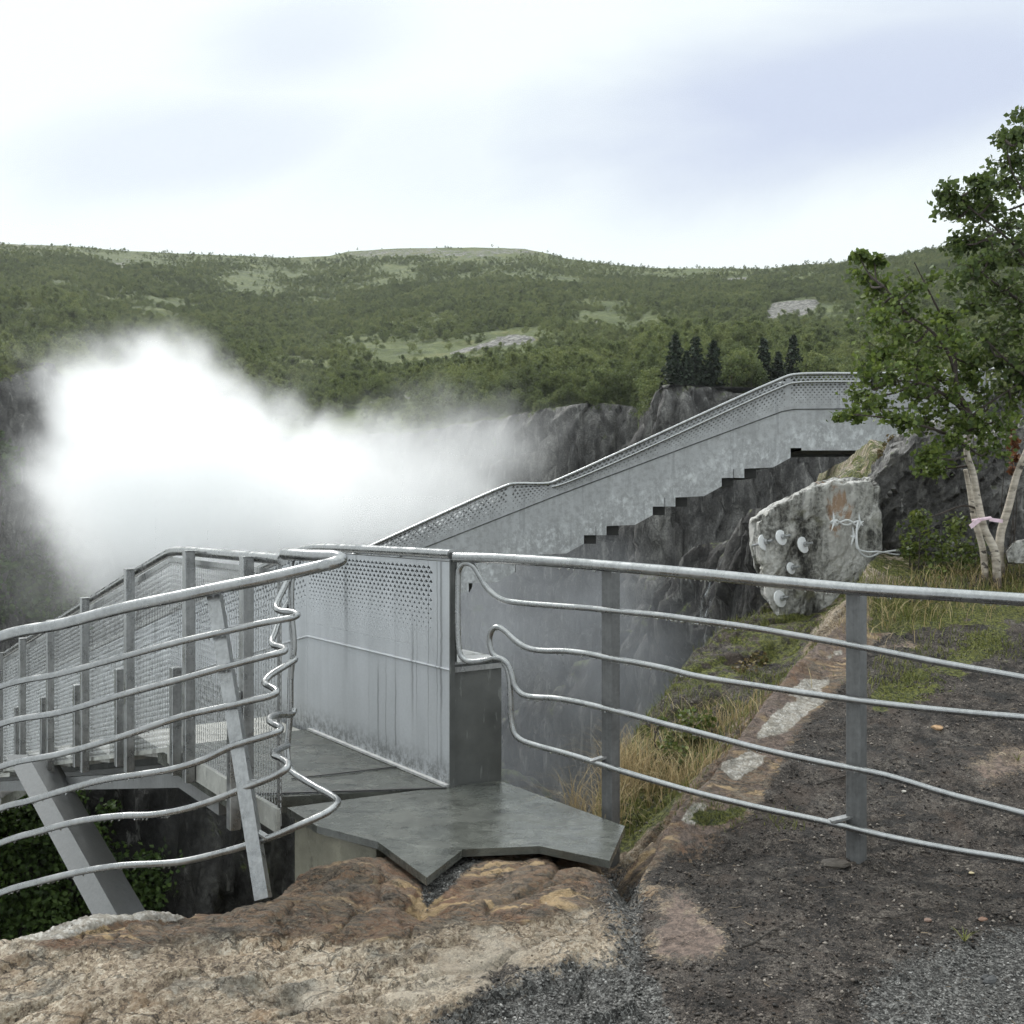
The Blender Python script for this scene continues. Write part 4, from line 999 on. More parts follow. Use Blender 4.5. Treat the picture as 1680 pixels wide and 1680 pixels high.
me = np_mesh('mesh_infill', np.array(V)-BASE[bridge.name], np.concatenate(Q), None, True)
link('mesh_infill', me, M_WIRE, bridge)
m = MB()                                         # flat frame strips above and below the mesh
for (za, zb_, h) in ((-.05, 0, .05),):
    m.beam(pl(s0m, 1.27, -.012), pl(S_BRK_L, 1.268, -.012), .008, .045, ); m.beam(pl(S_BRK_L+.002, 1.268, -.012), pl(S_END, zl(S_END)-.058, -.012), .008, .045)
m.beam(pl(s0m, .045, -.012), pl(sL+.2, .045, -.012), .012, .09)
m.beam(pl(s0m+.012, .0, -.012), pl(s0m+.012, 1.32, -.012), .02, .014, tuple(TD))
m.build('mesh_frame', M_POST, bridge)
m = MB(); m.beam(pl(s0m-.02, .035, -.03), pl(S_BRK_L, .035, -.03), .02, .12)
m.prism([pl(S_BRK_L, .075, -.02), pl(S_END, .075-(S_END-S_BRK_L)*SLOPE, -.02), pl(S_END, .045-(S_END-S_BRK_L)*SLOPE, -.02), pl(S_BRK_L, .045, -.02)], ND*.02)
m.build('kerb_strip', M_CONC, bridge)
ang = math.atan2(TD[1], TD[0])
for k in [-.73] + list(range(0, 11)):
    s = sL + k*STEP
    zt = zl(s) + .015; zb = (-.03 if k <= 0 else -.235-(k-1)*.262) if k > -.5 else -.06
    m = MB(); m.box(pl(s, (zt+zb)/2, -.075), .030, .030, (zt-zb)/2, ang, .004)
    pe = m.build('post', M_POST, bridge)
    m = MB(); m.beam(pl(s, zt-.006, -.105), pl(s, zt-.006, -.01), .06, .010); m.beam(pl(s+.03, zt-.008, -.02), pl(s-.16, zt-.008+.16*(SLOPE if k > 0 else 0), -.02), .03, .010)
    m.build('rail_bracket', M_POST, pe)
    s2 = s + (.24 if k >= 0 else .0); zt2 = zt-.725 if k >= 0 else zt-.70
    m = MB(); m.box(pl(s2, (zt2+zb-.005)/2, -.078 if k >= 0 else -.143), .030, .030, (zt2-zb+.005)/2, ang, .004)
    m.build('stub_post', M_POST, bridge)
# raking struts down to the rock
m = MB()
a, b = np.array(P(10, 1238, 9.4)), np.array(P(215, 1620, 7.5)); e1_ = np.array(P(45, 1238, 9.36))-a; e2_ = np.array(P(88, 1238, 9.75))-a
m.v = []; m.f = []; m.n = 0; t_ = b-a
m.prism([a, a+e1_, a+e2_, a+e2_-e1_], t_)
m.build('raking_strut', M_STRUT, bridge)

# --- far flight, about twenty metres off and square to the view
DF, WF = 20.0, 1.45
fx = lambda px_: (px_-CX)/F*DF
fz = lambda py_: EYE + (HY-py_)/F*DF
def poly_fn(pts): 
    a = np.array(pts, float); return lambda x: float(np.interp(x, a[:, 0], a[:, 1]))
toppts = [(-12.4, -2.24), (-9.55, -2.24)] + [(fx(a), fz(b)) for a, b in ((600, 900), (830, 797.5), (842, 794), (900, 793), (915, 788), (1284, 620.5), (1302, 615), (1440, 613), (1617, 607))]
top = poly_fn(toppts)
foldpts = [(-12.4, -3.0), (-9.55, -3.0)] + [(fx(a), fz(b)) for a, b in ((560, 948), (687, 902), (903, 817), (1140, 728), (1283, 675), (1302, 671.5), (1617, 668))]
fold = poly_fn(foldpts)
to3f = lambda x, z: np.array([x, DF, z]); to3b = lambda x, z: np.array([x, DF+WF, z])
X0, X1 = -12.4, fx(1617)
def dense(f): return sorted(set([X0, X1] + [p[0] for p in f]))
m = MB()
gap = .015
segs = [X0, fx(600), fx(836), fx(905), fx(1085), fx(1293), fx(1410), fx(1530), X1-.55]
for a, b in zip(segs[:-1], segs[1:]):
    perf_strip(m, to3f, a+.03, b-.03, lambda x: top(x)-.03, lambda x: fold(x)+.06, .084, .046, lambda v, s: max(0, 1.0-.80*v)*(v > .03), .01, (0, 1, 0))
    m.prism([to3f(b-.0295, top(b)-.03), to3f(b+.0295, top(b)-.03), to3f(b+.0295, fold(b+.0295)+.0605), to3f(b-.0295, fold(b-.0295)+.0605)], (0, .01, 0))
m.prism([to3f(X1-.52, top(X1)-.03), to3f(X1, top(X1)-.03), to3f(X1, fold(X1)), to3f(X1-.52, fold(X1))], (0, .01, 0))
xs = sorted(set([X0, X1-.58] + [p[0] for p in foldpts[1:-1]]))
for a, b in zip(xs[:-1], xs[1:]):
    m.prism([to3f(a, fold(a)+.0595), to3f(b, fold(b)+.0595), to3f(b, fold(b)), to3f(a, fold(a))], (0, .01, 0))
m.build('perforated_parapet', M_FAR, bridge)
# stepped lower edge
edge = [(1640, 739), (1449, 739), (1315, 739), (1315, 735), (1297, 735), (1297, 751)]
cx_, cy_ = 1297.0, 751.0
for i in range(12):
    for dx, dy in ((-29, 16), (-47, 2), (0, 15), (-37, 0), (0, 14)):
        cx_ += dx; cy_ += dy; edge.append((cx_, cy_))
E = [(fx(a), fz(b)) for a, b in edge]; E = [(min(x, X1), z) for x, z in E if z > -3.75]
E.append((E[-1][0], -3.78)); E.append((X0, -3.78))
def edge_z_at(x):                                # upper value where the edge steps
    best = None
    for (xa, za), (xb, zb_) in zip(E[:-1], E[1:]):
        lo, hi = min(xa, xb), max(xa, xb)
        if hi-lo < 1e-6 or not (lo-1e-9 <= x <= hi+1e-9): continue
        tt_ = (x-xa)/(xb-xa); best = za + (zb_-za)*tt_
    return best
xsE = sorted(set([round(x, 5) for x, _ in E] + [round(p[0], 5) for p in foldpts] + list(np.round(np.linspace(X0, X1, 140), 5))))
def skirt(to):
    V, Fs, low = [], [], []
    for a, b in zip(xsE[:-1], xsE[1:]):
        if b-a < 1e-4: continue
        ea, eb = edge_z_at(a+1e-5*0+min(1e-4, (b-a)*.4)), edge_z_at(b-min(1e-4, (b-a)*.4))
        if ea is None or eb is None: continue
        fa, fb = fold(a)-.002, fold(b)-.002
        n = 5; b0 = len(V)
        for j in range(n+1):
            V.append(to(a, fa+(ea-fa)*j/n)); V.append(to(b, fb+(eb-fb)*j/n)); low += [j/n, j/n]
        for j in range(n): Fs.append((b0+2*j, b0+2*j+1, b0+2*j+3, b0+2*j+2))
    return np.array(V), np.array(Fs), np.array(low)
V1, Q1, l1 = skirt(to3f)
V2 = V1 + np.array([0, .012, 0])
me = np_mesh('parapet_skirt', np.concatenate([V1, V2])-BASE[bridge.name], np.concatenate([Q1, Q1[:, ::-1]+len(V1)]), None, False, dict(low=np.concatenate([l1, l1])))
link('parapet_skirt', me, M_FAR, bridge)
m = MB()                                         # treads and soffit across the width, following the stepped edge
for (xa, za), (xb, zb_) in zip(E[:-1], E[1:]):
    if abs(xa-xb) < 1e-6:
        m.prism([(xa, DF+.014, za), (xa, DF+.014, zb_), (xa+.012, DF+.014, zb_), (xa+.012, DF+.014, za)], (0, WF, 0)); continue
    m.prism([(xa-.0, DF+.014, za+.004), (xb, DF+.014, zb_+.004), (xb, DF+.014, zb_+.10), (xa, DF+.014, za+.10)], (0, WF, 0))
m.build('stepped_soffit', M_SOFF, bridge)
# cut ends of the treads showing below the sheet
for i in range(9):
    for dx_, dy_, h_ in ((-76, 18, 15), (-113, 33, 14)):
        xv, y1 = 1297+113*-i+dx_, 751+47*i+dy_
        if fx(xv) < X0+.5 or xv < 950: continue
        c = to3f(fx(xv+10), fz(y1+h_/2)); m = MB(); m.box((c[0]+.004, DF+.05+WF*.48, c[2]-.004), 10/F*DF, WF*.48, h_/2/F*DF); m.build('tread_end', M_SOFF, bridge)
m = MB()                                         # far-side parapet; colour darkened so the front holes read as shaded
xs = sorted(set([X0, X1] + [p[0] for p in foldpts] + [p[0] for p in toppts]))
for a, b in zip(xs[:-1], xs[1:]):
    m.prism([to3b(a, fold(a)), to3b(b, fold(b)), to3b(b, fold(b)-.85), to3b(a, fold(a)-.85)], (0, .012, 0))
for a, b in zip(segs[:-1], segs[1:]):
    if b > fx(910):
        m.prism([to3b(a, top(a)-.03), to3b(b, top(b)-.03), to3b(b, fold(b)+.002), to3b(a, fold(a)+.002)], (0, .012, 0)); continue
    perf_strip(m, to3b, a+.0, b-.0, lambda x: top(x)-.03, lambda x: fold(x)+.002, .12, .075, lambda v, s: max(0, .95-.80*v)*(v > .03), .01, (0, 1, 0))
m.build('outer_parapet', M_BOX, bridge)
for y_, dz in ((DF, 0), (DF+WF, 0)):
    m = MB(); m.tube(catmull([(x, y_, z+dz) for x, z in toppts], 6), .032, 10); m.build('handrail', M_RAIL, bridge, True)
m = MB(); m.tube(catmull([(fx(a), DF-.05, fz(b)) for a, b in ((905, 799), (918, 796), (1000, 763), (1283, 634.5), (1300, 629), (1440, 626.5), (1600, 622))], 6), .024, 8)
m.build('inner_rail', M_RAIL, bridge, True)
m = MB(); m.tube([(x, DF-.006, z) for x, z in foldpts], .011, 5); m.build('fold_rib', M_BOX, bridge, True)
for i in range(9):
    xx = fx(1297-113*i-93.5); ez = fz(751+47*i+33)
    if xx > X0+1:
        m = MB(); m.beam((xx, DF-.004, ez+.0), (xx, DF-.004, ez+.17), .012, .008, (1, 0, 0)); m.build('drain_slot', M_JOINT, bridge)

# railing beyond the bridge head on the far bank
rr_ = thing('railing', 'pale tubular railing with a looped end beside the far head of the bridge', 'railing', P(1640, 690, 19.6))
m = MB(); m.tube(catmull([P(1619, 606, 19.9), P(1660, 603, 19.6), P(1720, 598, 19.2), P(1800, 592, 18.8)], 5), .032, 9); m.build('top_rail', M_RAIL, rr_, True)
m = MB(); m.tube(catmull([P(1623, 640, 19.9), P(1624, 622, 19.9), P(1630, 611, 19.85), P(1642, 609, 19.8), P(1650, 616, 19.75), P(1656, 621.5, 19.7), P(1668, 621, 19.6), P(1720, 618, 19.2), P(1800, 613, 18.8)], 6), .02, 8); m.build('middle_rail', M_RAIL, rr_, True)
m = MB(); m.tube(catmull([P(1619, 623, 19.9), P(1656, 622.5, 19.8), P(1661, 627, 19.7), P(1680, 629, 19.5), P(1800, 632, 18.8)], 6), .02, 8); m.build('middle_rail', M_RAIL, rr_, True)
for a in (1700, 1790):
    b = np.array(P(a, 600, 19.2 if a == 1700 else 18.85)); m = MB(); m.beam(b+np.array([0, .06, 0]), (b[0], b[1]+.06, ground_z(b[0], b[1]+.06)-.1), .06, .06, (0, 1, 0)); m.build('post', M_POST, rr_)
# ---------------------------------------------------------------- landing slab, abutment
m = MB(); m.prism([(x, y, .0) for x, y in SLAB], (0, 0, -.036))
o = m.build('landing_slab', M_SLAB, None, base=(-.35, 5.3, 0)); tag(o, 'wet grey concrete slab with a jagged front edge laid over the rock', 'concrete slab')
m = MB()
m.prism([(-1.16, 5.60, -.056), (-.96, 5.33, -.056), (-.66, 5.10, -.056), (-.35, 5.5, -.056), (-.4, 6.0, -.056)], (0, 0, -1.6))
o = m.build('abutment', M_ABUT, None, base=(-.8, 5.5, -1.6)); tag(o, 'stained concrete footing under the left edge of the landing slab', 'footing')

# ---------------------------------------------------------------- railings
def drops_on(parent, path, n, rr=(.003, .0052), off=.015):
    path = np.asarray(path, float); seg = np.linalg.norm(np.diff(path, axis=0), axis=1); cum = np.concatenate([[0], np.cumsum(seg)])
    S = np.sort(rng.random(n))*cum[-1]; C = np.stack([np.interp(S, cum, path[:, i]) for i in range(3)], 1)
    m = MB()
    for c in C:
        r = rng.uniform(*rr); L = []
        for (z, k) in ((.6, .55), (-.1, 1.0), (-.9, .75), (-1.5, .2)):
            L += [(c[0]+math.cos(a)*r*k, c[1]+math.sin(a)*r*k, c[2]-off-.6*r+z*r) for a in np.arange(6)*1.0472]
        m._stack(L, 6, 4)
    o = m.build('water_drops', M_DROP, parent, True); o['kind'] = 'stuff'

def dr(px_): return 5.806/(1+.588*(px_-CX)/F)
def RR(pts, off=0.0): return [P(a, b, dr(a)+off) for a, b in pts]
z3 = lambda pts: [(700+a/3.818, 860+b/3.818) for a, b in pts]
rail_r = thing('railing', 'galvanised tube railing running from the bridge parapet across the dark soil mound', 'railing', P(1400, 1400, 4.95))
m = MB(); tp = catmull(RR([(746, 914.5), (800, 915.5), (900, 921), (1002, 929), (1140, 941), (1280, 955), (1400, 966), (1540, 975), (1680, 984), (1900, 1000), (2300, 1035)]), 8)
m.tube(tp, .029, 16); top_o = m.build('top_rail', M_RAIL, rail_r, True); drops_on(top_o, tp[:70], 55, off=.029)
pA = z3([(1680, 600), (1500, 575), (1300, 555), (1150, 540), (1000, 525), (800, 510), (560, 490), (480, 475), (420, 440), (370, 390), (330, 320), (295, 265), (260, 246), (225, 252), (202, 290), (196, 380), (195, 600), (203, 780), (217, 828), (250, 855), (300, 861), (380, 850), (425, 838), (470, 845), (510, 880), (535, 950), (550, 1010), (590, 1060), (650, 1080), (800, 1090), (950, 1115), (1100, 1150), (1300, 1200), (1500, 1255), (1680, 1300)])
pA = [(2300, 1240), (1900, 1153), (1680, 1112), (1520, 1083), (1420, 1063), (1320, 1045), (1220, 1028)] + pA + [(1253, 1230), (1353, 1252), (1453, 1272), (1553, 1302), (1680, 1335), (1900, 1395), (2300, 1510)]
pB = z3([(1680, 950), (1500, 905), (1300, 865), (1150, 840), (1000, 810), (870, 795), (700, 790), (620, 770), (550, 725), (490, 670), (450, 646), (420, 652), (398, 690), (396, 760), (420, 820), (470, 850), (500, 895), (518, 960), (525, 1100), (530, 1230), (550, 1310), (590, 1350), (700, 1390), (850, 1430), (1000, 1475), (1200, 1540), (1400, 1600), (1680, 1680)])
pB = [(2300, 1240), (1900, 1195), (1680, 1177), (1553, 1166), (1420, 1151), (1253, 1127)] + pB + [(1253, 1327), (1353, 1348), (1453, 1372), (1570, 1395), (1680, 1413), (1900, 1460), (2300, 1550)]
for pp, off in ((pA, 0.0), (pB, .012)):
    c = catmull(RR(pp, off), 5); m = MB(); m.tube(c, .0158, 12); o = m.build('looped_rail', M_RAIL, rail_r, True)
    k = len(c); drops_on(o, c[30:k//2-70 if k//2 > 110 else k//2], 45); drops_on(o, c[k//2+25:k-20], 60)
def post_r(px_, py_top, d, zb, w=.036):
    x = (px_-CX)/F*d; zt = EYE+(HY-py_top)/F*d
    m = MB(); m.box((x, d, (zt+zb)/2), w, w, (zt-zb)/2, math.radians(45), .004); return m
for px_, pt, bx_ in ((1002, 934, (968, 1243)), (1405, 966, (1362, 1341)), (2010, 1015, (1980, 1480))):
    d = dr(px_)+.075; x = (px_-CX)/F*d
    zb = min(ground_z(x, d) - .25, .02); po = post_r(px_, pt, d, zb).build('post', M_POST_D, rail_r)
    a = np.array(P(bx_[0], bx_[1]+6, dr(bx_[0])+.0)); b = np.array((x, d, EYE+(HY-bx_[1]+4)/F*d))
    m = MB(); m.beam(a, b, .045, .012); m.build('bracket', M_POST, po)

# left railing
z1 = lambda pts: [(a/3, 840+b/3) for a, b in pts]
rail_l = thing('railing', 'galvanised tube railing on a leaning post with wavy rails and looped ends', 'railing', P(430, 1462, 4.58))
def dl(px_, fr): return 5.32 - .42*px_/480 - .26*fr
def LL(pts, fr, tail):                           # tail: distances of the last points, where the rail loops back
    n = len(pts)-len(tail)
    return [P(a, b, dl(a, fr)) for a, b in pts[:n]] + [P(a, b, d) for (a, b), d in zip(pts[n:], tail)]
ext = lambda p, dy: [(-500, p[0][1]+dy*5), (-200, p[0][1]+dy*2)] + p
tp = [(0, 1045), (100, 1024), (200, 998), (300, 977), (367, 963), (433, 950), (500, 935), (530, 928), (550, 923), (560, 918), (552, 913), (530, 912), (498, 911), (467, 909)]
m = MB(); c = catmull(LL(ext(tp, 52), 0, [4.82, 4.86, 4.92, 4.98, 5.08, 5.25]), 8); m.tube(c, .029, 16); to_ = m.build('top_rail', M_RAIL, rail_l, True); drops_on(to_, c[16:90], 30, off=.029)
RL = [
    (z1([(0, 860), (300, 795), (600, 715), (900, 635), (1100, 590), (1300, 545), (1430, 522), (1463, 508), (1440, 494), (1385, 488), (1360, 472), (1366, 440), (1400, 370), (1440, 280), (1450, 248)]), .2, [4.9, 4.95, 5.0, 5.06, 5.1, 5.15, 5.2, 5.22], 50),
    (z1([(0, 1045), (300, 985), (600, 900), (900, 820), (1100, 765), (1250, 725), (1350, 700), (1398, 686), (1402, 674), (1380, 664), (1348, 655), (1338, 635), (1355, 590), (1385, 500), (1422, 440)]), .36, [4.86, 4.9, 4.95, 5.0, 5.05, 5.1, 5.18, 5.22], 52),
    (z1([(0, 1255), (300, 1190), (600, 1105), (900, 1005), (1100, 960), (1250, 925), (1340, 902), (1362, 886), (1343, 866), (1312, 850), (1304, 835), (1330, 805), (1400, 760), (1452, 728), (1440, 715)]), .53, [4.8, 4.84, 4.9, 4.96, 5.0, 5.06, 5.14, 5.2], 54),
    (z1([(0, 1460), (150, 1420), (300, 1375), (500, 1320), (700, 1290), (850, 1265), (1000, 1220), (1150, 1150), (1300, 1105), (1372, 1080), (1382, 1064), (1352, 1045), (1326, 1026), (1336, 1008), (1372, 998), (1440, 992), (1448, 970)]), .7, [4.74, 4.78, 4.84, 4.92, 4.98, 5.06, 5.18, 5.2], 54),
    (z1([(0, 1630), (200, 1570), (400, 1520), (600, 1495), (750, 1490), (900, 1465), (1050, 1420), (1200, 1360), (1350, 1300), (1408, 1265), (1417, 1240), (1388, 1215), (1350, 1198), (1350, 1180), (1380, 1165), (1415, 1148)]), .84, [4.7, 4.74, 4.8, 4.88, 4.96, 5.06, 5.18], 50),
    ([(a/3, 1200+b/3) for a, b in [(0, 795), (200, 737), (400, 690), (600, 660), (800, 650), (900, 640), (1050, 607), (1200, 565), (1350, 515), (1500, 450), (1610, 398), (1655, 362), (1662, 342), (1630, 315), (1550, 270), (1450, 208), (1425, 180), (1414, 120)]] + [(471, 1230), (476, 1170), (477, 1107), (482, 1060), (478, 1007), (478, 957), (481, 922)], 1.0,
     [4.66, 4.72, 4.78, 4.86, 4.98, 5.12, 5.16, 5.18, 5.19, 5.2, 5.2, 5.2, 5.2, 5.2, 5.22], 50)]
for p_, fr, tail, dy in RL:
    c = catmull(LL(ext(p_, dy), fr, tail), 7); m = MB(); m.tube(c, .0158, 12); o = m.build('looped_rail', M_RAIL, rail_l, True)
    drops_on(o, c[14:14+7*5], 26)
a = np.array(P(350, 962, 5.10)); b = np.array(P(432, 1475, 4.60)); nrm = (.05, -1, -.1)
m = MB(); m.beam(a, b, .062, .062, nrm); po = m.build('post', M_POST, rail_l)
m = MB(); m.beam(a+np.array([-.04, .0, .01]), a+np.array([.12, -.06, .012]), .06, .012); m.build('cap_plate', M_POST, po)
for (u_, v_, w_, x_) in ((395, 1292, 425, 1283), (418, 1368, 440, 1375)):
    fr = (v_-962)/(1475-962); q_ = a+(b-a)*fr; e_ = np.array(P(w_, x_, dl(w_, .84 if v_ < 1300 else 1.0)))
    m = MB(); m.beam(q_, e_, .035, .010); m.build('bracket', M_POST, po)
m = MB(); a2, b2 = np.array(P(-330, 1160, 5.7)), np.array(P(-280, 1640, 5.2)); m.beam(a2, b2, .062, .062, nrm); m.build('post', M_POST, rail_l)
# ---------------------------------------------------------------- rock outcrop and bluff
def rock_mesh(poly, d, thick, seed, amp, vox=.035, tilt=0.0, foli=(.3, 1.0), bulge=.25, smooth=1):
    """silhouette measured in the photograph, given its distance, real thickness and broken faces"""
    A = np.array([P(a, b, d + tilt*(HY-b)/F*d) for a, b in poly]); c = A.mean(0)
    eye = np.array((0, 0, EYE)); B = eye + (A-eye)*(1+thick/d); B = B.mean(0) + (B-B.mean(0))*.97
    m = MB(); m._stack(np.concatenate([A, B]), len(A), 2); V = np.concatenate(m.v)
    me = bpy.data.meshes.new('tmp'); me.from_pydata(V.tolist(), [], m.f); me.update()
    o = bpy.data.objects.new('tmp', me); COL.objects.link(o)
    md = o.modifiers.new('r', 'REMESH'); md.mode = 'VOXEL'; md.voxel_size = vox
    md2 = o.modifiers.new('s', 'SMOOTH'); md2.iterations = smooth; md2.factor = .5
    dg = bpy.context.evaluated_depsgraph_get(); ev = o.evaluated_get(dg); me2 = bpy.data.meshes.new_from_object(ev)
    bpy.data.objects.remove(o)
    n = len(me2.vertices); co_ = np.zeros(n*3, np.float32); me2.vertices.foreach_get('co', co_); co_ = co_.reshape(-1, 3).astype(float)
    nr = np.zeros(n*3, np.float32); me2.vertices.foreach_get('normal', nr); nr = nr.reshape(-1, 3)
    x, y, z = co_.T
    u = x*foli[1] - z*foli[0]; v = z*foli[1] + x*foli[0]
    f2, cv = cellid(u*4.2, y*2.2, v*1.8, seed)
    dsp = amp*(.8*fbm(u*2.4, y*2.4, v*1.2, 5, seed) + 1.15*(cv-.5) - .45*np.clip(.12-f2, 0, 1)*5 + .35*fbm(u*11, y*8, v*5, 4, seed+7, .6, True))
    front = np.exp(-((x-c[0])/(.8*np.ptp(A[:, 0])))**2)
    co_ = co_ + nr*dsp[:, None]; co_[:, 1] -= bulge*front*(nr[:, 1] < .2)*.5
    me2.vertices.foreach_set('co', co_.astype(np.float32).ravel()); me2.update()
    return me2, c
def rock_thing(name, label, cat, poly, d, thick, seed, amp, mat, **kw):
    me, c = rock_mesh(poly, d, thick, seed, amp, **kw)
    base = np.array((c[0], c[1], c[2])); me.transform(__import__('mathutils').Matrix.Translation(-Vector(base)))
    me.materials.clear(); me.name = name
    return tag(link(name, me, mat, None, base), label, cat)
OUT_D = 9.4
rock_thing('rock_outcrop', 'pale streaked rock outcrop studded with white anchor plates at the gorge edge', 'rock outcrop',
    [(1236, 856), (1266, 832), (1332, 799), (1364, 791), (1425, 789), (1436, 804), (1440, 1080), (1302, 1100), (1280, 1035), (1255, 975), (1242, 900)], OUT_D, 1.5, 5, .062, M_CREST, vox=.024, foli=(.1, 1.0))
rock_thing('rock_bluff', 'dark grey lichen-spotted rock bluff rising behind the birch trunks', 'rock bluff',
    [(1400, 850), (1424, 778), (1470, 728), (1520, 712), (1580, 722), (1640, 700), (1720, 690), (1900, 670), (1950, 960), (1600, 960), (1400, 1060), (1385, 960)], 9.6, 2.2, 9, .13, M_BLUFF, vox=.04, foli=(.55, .85))
rock_thing('boulder', 'pale grey boulder half buried in grass under the right birch', 'boulder', [(1648, 905), (1662, 888), (1690, 885), (1700, 905), (1690, 925), (1652, 925)], 8.35, .25, 12, .02, M_CREST, vox=.015, foli=(.2, 1), bulge=.02)

# things bolted to the outcrop
def surf_y(x, z):                                # first hit of the sight line on what stands there
    dg = bpy.context.evaluated_depsgraph_get(); o_ = Vector((0, 0, EYE)); dv = Vector((x, 1.0, z)).normalized()
    for _ in range(1):
        hit, loc, nr, _, ob, _ = SC.ray_cast(dg, o_, dv)
    return loc, nr, ob
def on_rock(px_, py_, want=('rock_outcrop', 'rock_bluff')):
    dg = bpy.context.evaluated_depsgraph_get(); best = None
    dv = Vector(((px_-CX)/F, 1.0, (HY-py_)/F)).normalized()
    for ob in SC.objects:
        if ob.name.split('.')[0] in want:
            mi = ob.matrix_world.inverted() if ob.parent is None else ob.matrix_world.inverted()
            L = Vector(ob.location); ok, loc, nr, _ = ob.ray_cast(Vector((0, 0, EYE)) - L, dv)
            if ok and (best is None or loc.length and (loc+L).y < best[0].y): best = (loc+L, nr)
    return best if best else (Vector(P(px_, py_, OUT_D)), Vector((0, -1, 0)))
wh = ['white anchor plate on the outcrop nearest its left edge', 'white anchor plate highest on the outcrop face', 'white anchor plate on the outcrop farthest right of the upper three',
      'white anchor plate just above the top rail on the outcrop', 'white anchor plate lowest on the outcrop, below the top rail']
for (a, b, r), lb in zip(((1246, 892, .075), (1274, 884, .07), (1310, 896, .075), (1290, 934, .055), (1272, 984, .078)), wh):
    c, nr = on_rock(a, b); c = np.array(c); ax = np.array([.55, -.75, .22]); ax /= np.linalg.norm(ax); c = c + ax*.055
    o = thing('anchor_plate', lb, 'anchor plate', tuple(c), 'white rock anchor plates'); 
    m = MB(); m.tube([c-ax*.007, c-ax*.002, c+ax*.003, c+ax*.008], [r*.96, r, r*.97, r*.3], 20); m.build('plate', M_WHITE, o, True)
    m = MB(); m.tube([c-ax*.14, c+ax*.10], .011, 7); m.tube([c+ax*.02, c+ax*.045], .026, 6); m.build('bolt', M_POST, o)
def rope(lbl, pts, n_tw, ampl, r=.009):
    q_ = [np.array(on_rock(a, b)[0]) + np.array([0, -.05, 0]) for a, b in pts]
    c = catmull(q_, 14); s = np.linspace(0, 1, len(c)); m = MB()
    for sg in (1, -1):
        off = sg*ampl*np.abs(np.sin(s*math.pi*n_tw))
        cc = c.copy(); cc[:, 2] += off; cc[:, 1] += -.008*sg; m.tube(cc, r, 7)
    o = m.build('wire_rope', M_ROPE, None, True, base=q_[0]); tag(o, lbl, 'wire rope', 'white wire ropes lashed to the rock')
rope('upper white twisted rope lashed across the outcrop below the orange streak', [(1360, 856), (1372, 857), (1390, 857), (1406, 859)], 2.5, .022, .0075)
rope('lower white rope hanging down a cleft then running right in long loops', [(1404, 856), (1402, 880), (1405, 900), (1420, 909), (1440, 906), (1472, 906)], 2.4, .022, .0075)
for (a, b, l), lb in zip(((1366, 856, 'x'), (1408, 858, 'x'), (1398, 880, 'x')), ('star shaped rope anchor at the left end of the upper rope', 'star shaped rope anchor between the upper and lower ropes', 'star shaped rope anchor partway down the hanging lower rope')):
    c = np.array(on_rock(a, b)[0]) + np.array([0, -.05, 0]); m = MB()
    for k in range(5):
        an = k*1.31+.4; L = .035 + .035*(k % 2); m.tube([c, c + np.array([math.cos(an)*L, .0, math.sin(an)*L*1.2])], [.014, .003], 5)
    o = m.build('rope_anchor', M_ROPE, None, base=c); tag(o, lb, 'rope anchor', 'star shaped rope anchors')

# thin waterfall down the dark wall of the gorge
def strand(pts, d, w0, w1, off):
    c = catmull([P(a, b, d) for a, b in pts], 8); n = len(c); V, Fs = [], []
    for i, p_ in enumerate(c):
        w_ = w0 + (w1-w0)*i/n
        for k in range(7):
            an = math.pi*(k/6); V.append((p_[0]+math.cos(an)*w_*.5, p_[1]-math.sin(an)*w_*.45-off, p_[2]))
    for i in range(n-1):
        for k in range(6): a = i*7+k; Fs.append((a, a+1, a+8, a+7))
    return V, Fs
m = MB()
for pts, w0, w1 in (([(1186, 915), (1170, 945), (1158, 975), (1148, 1000), (1152, 1015)], .04, .16), ([(1128, 945), (1136, 965), (1146, 990)], .03, .06), ([(1172, 955), (1168, 985), (1160, 1010), (1158, 1035)], .10, .2),
                    ([(1156, 1040), (1168, 1052), (1172, 1075), (1182, 1095), (1192, 1125)], .12, .3)):
    m.add(*strand(pts, 26.5, w0, w1, .1))
o = m.build('waterfall', M_FALL, None, True); tag(o, kind='structure')

